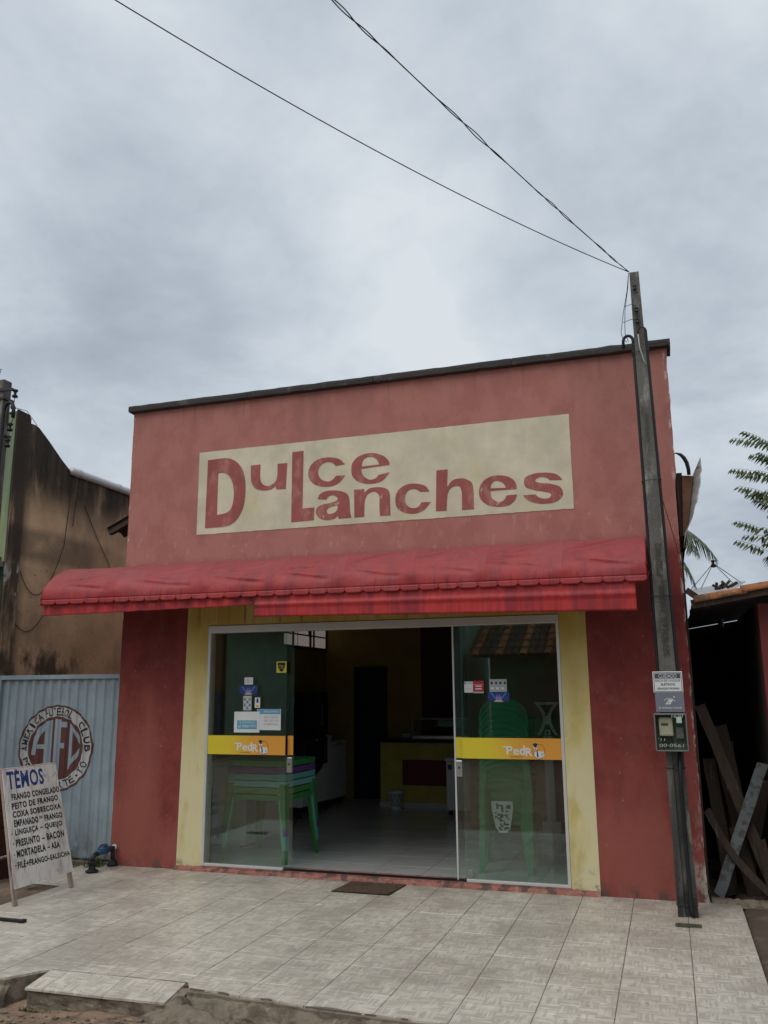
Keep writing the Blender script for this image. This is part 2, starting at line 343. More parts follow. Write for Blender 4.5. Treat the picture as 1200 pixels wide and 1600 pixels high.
def curve_mesh(loops, depth=.0015):
    cu = bpy.data.curves.new('outline', 'CURVE'); cu.dimensions = '2D'; cu.fill_mode = 'BOTH'; cu.extrude = depth
    for lp in loops:
        sp_ = cu.splines.new('POLY'); sp_.points.add(len(lp)-1); sp_.use_cyclic_u = True
        for i, p in enumerate(lp): sp_.points[i].co = (p[0], p[1], 0, 1)
    o = bpy.data.objects.new('outline', cu); COL.objects.link(o)
    bpy.context.view_layer.update()
    me = bpy.data.meshes.new_from_object(o.evaluated_get(bpy.context.evaluated_depsgraph_get()))
    bpy.data.objects.remove(o); return me
_tx = {}
def text_data(txt, bold=0., depth=.001):
    k = (txt, bold, depth)
    if k in _tx: return _tx[k]
    cu = bpy.data.curves.new('lettering', 'FONT'); cu.body = txt; cu.size = 1; cu.offset = bold*.62; cu.extrude = 0; cu.space_character = 1+bold*2.2; cu.resolution_u = 3
    o = bpy.data.objects.new('lettering', cu); COL.objects.link(o); bpy.context.view_layer.update()
    me = bpy.data.meshes.new_from_object(o.evaluated_get(bpy.context.evaluated_depsgraph_get())); bpy.data.objects.remove(o)
    vs = [Vector(q.co) for q in me.vertices]; fs = [tuple(p.vertices) for p in me.polygons]; bpy.data.meshes.remove(me)
    if not vs: vs = [Vector((0, 0, 0))]
    x0 = min(q.x for q in vs); x1 = max(q.x for q in vs); y0 = min(q.y for q in vs); y1 = max(q.y for q in vs)
    _tx[k] = ([((q.x-x0)/max(1e-6, x1-x0), (q.y-y0)/max(1e-6, y1-y0)) for q in vs], fs)
    return _tx[k]
def put_text(mb, txt, org, U_, V_, w, h, bold=.02, skew=0, fn=None):
    """flat lettering filling a w x h box at org along directions U_, V_"""
    vs, fs = text_data(txt, bold); org = Vector(org); U_ = Vector(U_); V_ = Vector(V_)
    out_ = [org+U_*(a*w+skew*b*h)+V_*(b*h) for a, b in vs]
    if fn: out_ = [fn(q) for q in out_]
    mb.add(out_, fs); return mb
def fbm(x, y, z=0., o=4): return noise.fractal(Vector((x, y, z)), 1.0, 2.0, o)

# ================================================================== GROUND AND PORCH
def front_edge(x):
    pts = [(-2.2, -3.0), (-.42, -3.0), (-.285, -2.79), (.66, -2.76), (.70, -2.86), (.85, -2.845), (1.03, -2.885), (1.22, -2.875), (1.43, -2.915), (1.55, -2.90), (1.87, -2.93), (3.9, -2.96)]
    for (a, b), (c, d) in zip(pts, pts[1:]):
        if a <= x <= c: return b+(d-b)*(x-a)/(c-a)
    return -2.96
def lin(a, b, n): return [a+(b-a)*i/n for i in range(n+1)]
gx = [-400, -120, -50, -20, -9]+lin(-6, 7, 130)+[10, 20, 50, 120, 400]; gy = [-400, -120, -50, -22, -12]+lin(-7, 1, 90)+[3, 6, 12, 30, 80, 200, 400]
def gz(x, y):
    z = -.13
    if x > 3.72 or x < -1.65: z = -.13+.105*max(0, min(1, (y+2.6)/1.6))
    if -8 < x < 8 and -8 < y < 2:
        if -.6 < x < 1.6: z += .045*math.exp(-((x-.55)/.5)**2)*math.exp(-((y+3.15)/.30)**2)
        z += .022*fbm(x*2.1, y*2.1)+.012*fbm(x*9, y*9, 2)
        if y > -3.4 and x < 3.8: z -= .02*math.exp(-((y+3.02)/.12)**2)
        if -1.6 < x < 3.7 and y > -2.9: z = min(z, -.12)
    return z
mb = MB(); vs = [(x, y, gz(x, y)) for y in gy for x in gx]; nx = len(gx)
mb.add(vs, [(j*nx+i, j*nx+i+1, (j+1)*nx+i+1, (j+1)*nx+i) for j in range(len(gy)-1) for i in range(nx-1)])
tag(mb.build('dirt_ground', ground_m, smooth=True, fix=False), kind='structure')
# loose stones at the foot of the porch: uncountable
mb = MB()
for k in range(420):
    x = random.uniform(-1.4, 2.2); y = -3.08-abs(random.gauss(0, .22)); r = random.choice([.004, .006, .008, .012, .018])*random.uniform(.7, 1.3)
    z = gz(x, y); M_ = Matrix.Rotation(random.random()*6, 4, 'Z')
    vs = [Vector((math.cos(a)*math.cos(e_)*r*random.uniform(.8, 1.3), math.sin(a)*math.cos(e_)*r, math.sin(e_)*r*.6)) for e_ in (-.6, .5) for a in (0, 1.3, 2.5, 3.8, 5.1)]
    mb.add([M_ @ q+Vector((x, y, z+r*.2)) for q in vs], [(0, 1, 2, 3, 4), (9, 8, 7, 6, 5)]+[(i, i+5, (i+1) % 5+5, (i+1) % 5) for i in range(5)])
tag(mb.build('loose_gravel', slab_m), kind='stuff')

porch = tag(link('porch_paving', MB().prism([(-1.715, -3.0), (-.42, -3.0), (-.285, -2.80), (.66, -2.78), (.70, -2.87), (.85, -2.86), (1.03, -2.89), (1.22, -2.885), (1.43, -2.92), (1.87, -2.935), (3.765, -2.96), (3.765, .10), (-2.11, .10), (-2.11, -.885), (-1.715, -.885)], -.30, -.0105, 'z').mesh('porch_paving', slab_m)), kind='structure')
# rough broken foundation under the edge
def rubble(name, x0, x1, yc, zt, amp, n=60, depth=.16, parent=None):
    def fn(u, v_):
        x = x0+(x1-x0)*u; a = v_*PI*.62
        r = .055+amp*(.5+.9*abs(fbm(x*6, v_*2.2, 3)))
        return (x, front_edge(x)+yc-r*math.sin(a)*1.1, zt-depth*(v_**1.3)+.012*fbm(x*14, v_*5, 1))
    return MB().grid(fn, n, 10).build(name, slab_m, parent, fix=False)
rubble('broken_foundation_edge', .69, 3.9, .015, -.012, .035, 150, .17, porch)
rubble('broken_foundation_edge', -1.72, -.40, .015, -.03, .012, 60, .14, porch)
MB().prism([(-1.712, -2.97), (-.42, -2.97), (-.285, -2.77), (.66, -2.75), (.70, -2.835), (.85, -2.83), (1.03, -2.865), (1.22, -2.86), (1.43, -2.90), (1.87, -2.91), (3.76, -2.935), (3.76, .0), (-2.105, .0), (-2.105, -.88), (-1.712, -.88)], -.0095, -.0022, 'z').build('grout_bed', grout, porch)
T = .392; TY = .44
tmeshes = {}
def tile_piece(x0, x1, y0, y1, parent, m, th=.012, gap=.0022, z=0., dz=0.):
    key = (round(x1-x0, 3), round(y1-y0, 3), m.name)
    if key not in tmeshes:
        a = (x1-x0)/2-gap; b = (y1-y0)/2-gap; c = .0022
        bb = MB(); vs = [(-a, -b, -th), (a, -b, -th), (a, b, -th), (-a, b, -th), (-a, -b, -c), (a, -b, -c), (a, b, -c), (-a, b, -c), (-a+c, -b+c, 0), (a-c, -b+c, 0), (a-c, b-c, 0), (-a+c, b-c, 0)]
        bb.add(vs, [(0, 1, 5, 4), (1, 2, 6, 5), (2, 3, 7, 6), (3, 0, 4, 7), (4, 5, 9, 8), (5, 6, 10, 9), (6, 7, 11, 10), (7, 4, 8, 11), (8, 9, 10, 11)])
        tmeshes[key] = bb.mesh('tile', m, fix=False)
    o = link('tile', tmeshes[key], parent, loc=Vector(((x0+x1)/2, (y0+y1)/2, z+dz))-WL(parent))
    o.rotation_euler = (random.gauss(0, .0012), random.gauss(0, .0012), random.gauss(0, .0008))
    return o
xs = [2.2+T*k for k in range(-10, 5)]
xs[0] = -1.72
for i in range(len(xs)-1):
    for j in range(6):
        tile_piece(xs[i], xs[i+1], -TY*(j+1), -TY*j+(.0), porch, tile_m, gap=.0023, dz=random.gauss(0, .0006))
for j in range(2): tile_piece(-2.112, -1.72, -TY*(j+1), -TY*j, porch, tile_m)
# last, cut row following the broken edge
for i in range(len(xs)-1):
    x0, x1 = xs[i]+.002, xs[i+1]-.002; n = 7; low = []
    for k in range(n+1):
        x = x0+(x1-x0)*k/n; low.append((x, front_edge(x)+.012+.009*fbm(x*23, 1)+(.03*max(0, fbm(x*9, 7)) if x > .7 else 0)))
    tp = -2.642
    poly = low+[(x1, tp), (x0, tp)]
    MB().prism(poly, -.012, 0, 'z').build('tile', tile_m, porch)
# three tiles laid as a small ramp
yb = {-.27: (-3.01, -.034), -.152: (-3.005, -.034), .24: (-2.995, -.036), .632: (-2.98, -.036), .66: (-2.97, -.036)}
for a, b in ((-.27, -.152), (-.152, .24), (.24, .632)):
    ya, za = yb[a]; y2, z2 = yb[b]; ta = front_edge(max(a, -.285)); tb = front_edge(b)
    m_ = MB(); vs = [(a+.002, ta-.004, 0), (b-.002, tb-.004, 0), (b-.002, y2, z2), (a+.002, ya, za)]
    m_.add(vs+[(x, y, z-.012) for x, y, z in vs], [(0, 1, 2, 3), (7, 6, 5, 4), (0, 4, 5, 1), (1, 5, 6, 2), (2, 6, 7, 3), (3, 7, 4, 0)]).build('tile', tile_m, porch)
def rampf(u, v_):
    x = -.27+.96*u; return (x, -2.80+(-2.985+2.80)*min(1, v_*3)-.01*fbm(x*8, v_*3)*(v_ > .3), -.014-.036*min(1, v_*3)-max(0, v_-.33)*.14+.008*fbm(x*20, v_*8))
MB().grid(rampf, 50, 9).build('ramp_base', slab_m, porch, fix=False)
# concrete lump between ramp and broken edge
def lump(u, v_):
    a = u*2*PI; r = (1-v_)*1.; x = .78+.34*r*math.cos(a)*(1+.25*fbm(a, 2)); y = -3.03+.15*r*math.sin(a)
    return (x, y, -.15+.12*(1-r**2)+.02*fbm(x*16, y*16, 4))
MB().grid(lump, 28, 9).build('concrete_lump', slab_m, porch, fix=False)

def lump2(u, v_):
    a = u*2*PI; r = 1-v_; x = .70+.085*r*math.cos(a); y = -2.955+.13*r*math.sin(a)
    return (x, y, -.12+.108*(1-r**3)+.012*fbm(x*22, y*22, 4))
MB().grid(lump2, 24, 8).build('concrete_lump', slab_m, porch, fix=False)
# mat
t = thing('doormat', 'brown fibre doormat on the porch tiles before the open doorway', 'doormat', (.86, -.23, 0))
matm = mat('coir_doormat', (.085, .055, .035), .95, [((.15, .10, .065), (60, 60, 60), .5, .6, None, .7)], bump=1, bscale=220)
def matf(u, v_): 
    x = .61+.48*u; y = -.45+.385*v_; return (x+.03*(v_), y, .008+.004*fbm(x*9, y*9))
MB().grid(matf, 20, 16).build('pile', matm, t, fix=False)
MB().prism([(.60, -.458), (1.10, -.458), (1.13, -.058), (.635, -.058)], .001, .006, 'z').build('rim', flat('mat_edge', (.035, .024, .018), .9), t)
# black strap on the floor
t = MB().box(-1.42, -1.18, -1.985, -1.952, .001, .02); t.box(-1.2, -1.165, -1.99, -1.947, .003, .023)
tag(t.build('wiper_blade', black_m, bevel=.003), 'thin black bar lying on the porch tiles below the menu board', 'bar')
# inspection cover at the foot of the pole
t = thing('drain_cover', 'small grimy metal cover set in the tiles at the pole foot', 'cover', (3.37, -.72, 0))
cov = mat('grimy_metal_cover', (.10, .095, .06), .7, [((.03, .03, .025), (30, 30, 30), .45, .6, None, .8)], bump=.8, bscale=120)
MB().box(3.285, 3.46, -.765, -.675, .0, .006).build('frame', cov, t, .002)
m_ = MB()
for k in range(7): m_.box(3.30+k*.0215, 3.312+k*.0215, -.752, -.688, .006, .010)
m_.build('ribs', cov, t)

# ================================================================== SHOP BUILDING
shop = thing('snack_shop', 'faded red snack shop with yellow door surround and painted cream sign', 'shop building', (0, 0, 0))
right = [(3.545, 0)]
z = 0
while z < 4.5:
    z += .07; right.append((3.538+.010*fbm(z*5, 3)+(.008 if z > 3.4 else 0)-.012*max(0, fbm(z*11, 8))-.006*(z < 3.3), min(z, 4.53)))
left = [(-1.862+.006*fbm(z_*7, 11), z_) for z_ in [4.53-.08*k for k in range(1, 56)]]
poly = right+[(-1.862, 4.53)]+left+[(-1.865, 0), (-1.135, 0), (-1.105, 2.62), (2.728, 2.62), (2.728, 0)]
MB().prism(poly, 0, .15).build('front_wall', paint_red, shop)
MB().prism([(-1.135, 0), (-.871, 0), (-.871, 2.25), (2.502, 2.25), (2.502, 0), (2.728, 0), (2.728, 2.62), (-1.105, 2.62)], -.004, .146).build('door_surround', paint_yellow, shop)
def sillf(u, v_):
    x = -1.14+3.87*u; a = v_
    return (x, .0-.045*(1-a)-.012*abs(fbm(x*8, a*2)), 0+.043*a**.6+.004*fbm(x*20, a*3)) if a < 1 else (x, .10, .045)
MB().grid(sillf, 160, 5).build('door_sill', sill_pink, shop, fix=False)
MB().box(-.87, 2.5, -.02, .15, .0, .044).build('threshold', sill_pink, shop)
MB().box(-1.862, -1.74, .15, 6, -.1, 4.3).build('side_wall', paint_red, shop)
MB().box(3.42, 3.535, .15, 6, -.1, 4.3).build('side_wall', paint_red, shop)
MB().box(-1.74, 3.42, 5.88, 6, -.1, 4.3).build('rear_wall', inner_yellow, shop)
# coping, slightly wavy, in cast lengths
m_ = MB()
cuts = [-1.90, -.5, .85, 2.2, 3.585]
for k in range(4):
    a, b = cuts[k]+.002, cuts[k+1]-.002
    MB().grid(lambda u, v_, a=a, b=b: ((a+(b-a)*u), [-.05, -.055, -.058, -.055, .2, .2, -.02, -.05][int(round(v_*7))], [4.535, 4.54, 4.575, 4.597, 4.60, 4.53, 4.532, 4.535][int(round(v_*7))]+.006*fbm((a+(b-a)*u)*6, v_*2)), 22, 7).build('coping', coping_m, shop, fix=False)
# roof with tiled eaves on both sides
MB().add([(-1.86, .16, 3.62), (-1.86, 6, 3.62), (.84, 6, 4.25), (.84, .16, 4.25), (3.54, .16, 3.62), (3.54, 6, 3.62)], [(0, 1, 2, 3), (3, 2, 5, 4)]).build('roof_slope', clay_dark, shop, fix=False)
for k in range(4):      # left eave: a short run of clay tiles, dark underneath
    y0 = .12+k*.2
    m_ = MB(); m_.grid(lambda u, v_, y0=y0: (-2.27+.45*u, y0+.2*v_, 3.31+.20*u+.045*math.sin(v_*PI)), 3, 6); m_.grid(lambda u, v_, y0=y0: (-2.27+.45*u, y0+.2*v_, 3.295+.20*u+.045*math.sin(v_*PI)), 3, 6)
    m_.build('eave_tile', clay_dark, shop, fix=False)
MB().bar((-2.20, .16, 3.29), (-1.87, .16, 3.44), .05, .06).build('rafter', wood_dark, shop)
MB().bar((-2.20, .70, 3.29), (-1.87, .70, 3.44), .05, .06).build('rafter', wood_dark, shop)
# right eave: brown fascia board and corrugated sheet seen end on
fas = mat('brown_fascia_board', (.20, .105, .06), .85, [((.07, .04, .03), (9, 4, 9), .5, .65, None, .7)], bump=.4)
MB().add([(3.60, .22, 3.43), (3.69, .22, 3.42), (3.60, .22, 2.90), (3.57, .22, 2.90), (3.60, 2.5, 3.43), (3.69, 2.5, 3.42), (3.60, 2.5, 2.90), (3.57, 2.5, 2.90)], [(0, 1, 2, 3), (7, 6, 5, 4), (0, 4, 5, 1), (1, 5, 6, 2), (2, 6, 7, 3), (3, 7, 4, 0)]).build('fascia_board', fas, shop)
MB().box(3.545, 3.60, .24, 2.4, 2.90, 3.46).build('eave_soffit', wood_dark, shop)
zinc = mat('old_zinc_sheet', (.62, .64, .64), .6, [((.26, .13, .10), (2, 1, 9), .60, .66, None, .8), ((.45, .47, .48), (2, 2, 14), .50, .58, None, .6)], metallic=.1)
def zf(u, v_):
    t_ = u; xl = 3.695-.13*t_; xr = 3.757-.012*t_-.165*t_*t_+.010*((t_*5) % 1)*(t_ < .8)
    return (xl+(xr-xl)*v_, .27-.13*v_+.006*math.sin((t_*7+v_*.8)*2*PI), 3.45+.11*v_-.66*t_)
zs_ = MB().grid(zf, 90, 6).build('corrugated_sheet', zinc, shop, fix=False, smooth=True); zm_ = zs_.modifiers.new('solid', 'SOLIDIFY'); zm_.thickness = .002
# interior shell
MB().box(-1.74, -1.70, .15, 5.1, 0, 2.9).build('inner_wall', inner_yellow, shop)
MB().box(3.38, 3.42, .15, 5.88, 0, 2.9).build('inner_wall', inner_yellow, shop)
MB().box(-1.70, -1.22, 5.1, 5.2, 0, 2.9).build('back_wall', inner_yellow, shop)
MB().box(-.70, -.16, 5.1, 5.2, 0, 2.9).build('back_wall', inner_yellow, shop)
MB().box(-1.22, -.70, 5.1, 5.2, 1.95, 2.9).build('back_wall', inner_yellow, shop)
MB().box(-.16, 3.38, 5.098, 5.2, 0, 2.9).build('maroon_wall_panel', inner_maroon, shop)
MB().box(1.06, 3.38, 2.78, 2.88, .03, 2.9).build('partition_wall', mat('brown_partition', (.19, .13, .075), .8), shop)
MB().box(-1.74, 3.42, .15, 5.88, 2.9, 3.0).build('ceiling', ceil_m, shop)
MB().box(-1.74, 3.42, .10, 5.88, -.1, .0285).build('floor_bed', grout, shop)
IT = .457
ix = [.725+IT*k for k in range(-6, 7)]
for i in range(len(ix)-1):
    a, b = max(ix[i], -1.70), min(ix[i+1], 3.38)
    if b-a < .05: continue
    for j in range(11):
        tile_piece(a, b, .105+IT*j, min(5.1, .105+IT*(j+1)), shop, itile_m, gap=.0015, z=.03)
dd = flat('dark_blue_door', (.012, .022, .035), .6)
dr = link('inner_door', MB().box(-1.20, -.72, 5.20, 5.24, .03, 1.93).mesh('inner_door', dd), shop)
MB().box(-1.16, -.76, 5.19, 5.20, .2, .9).build('door_panel', dd, dr, .004); MB().box(-1.16, -.76, 5.19, 5.20, 1.0, 1.85).build('door_panel', dd, dr, .004)
MB().box(-1.22, -1.19, 5.06, 5.2, .03, 1.95).build('door_jamb', dd, shop); MB().box(-.73, -.70, 5.06, 5.2, .03, 1.95).build('door_jamb', dd, shop)
MB().box(-1.22, -.70, 5.06, 5.2, 1.93, 1.97).build('door_head', dd, shop)
sk = flat('white_skirting', (.45, .44, .42), .5)
MB().box(-.68, -.2, 5.075, 5.098, .03, .11).build('skirting', sk, shop)
# high barred window on the left wall, its panes emit in place of real daylight
win = link('window', MB().box(-1.70, -1.685, 3.5, 5.09, 2.215, 2.26).box(-1.70, -1.685, 3.5, 5.09, 2.60, 2.64).box(-1.70, -1.685, 3.46, 3.5, 2.215, 2.64).box(-1.70, -1.685, 5.06, 5.1, 2.26, 2.6).mesh('window', dark_metal), shop)
lit = bpy.data.materials.new('emissive_daylight_pane'); lit.use_nodes = True
lit.node_tree.nodes['Principled BSDF'].inputs['Base Color'].default_value = (.5, .45, .4, 1)
lit.node_tree.nodes['Principled BSDF'].inputs['Emission Color'].default_value = (.8, .68, .6, 1); lit.node_tree.nodes['Principled BSDF'].inputs['Emission Strength'].default_value = .16
for a, b in ((3.5, 3.98), (4.01, 4.47), (4.52, 5.06)): MB().box(-1.699, -1.695, a, b, 2.26, 2.6).build('pane', lit, win)
m_ = MB()
for y in (3.8, 4.42, 4.56): m_.bar((-1.68, y, 2.25), (-1.68, y, 2.61), .022, .022)
m_.bar((-1.68, 4.42, 2.40), (-1.68, 4.36, 2.52), .05, .02)
m_.bar((-1.675, 3.5, 2.42), (-1.675, 5.06, 2.42), .02, .02)
m_.build('grille', black_m, win)

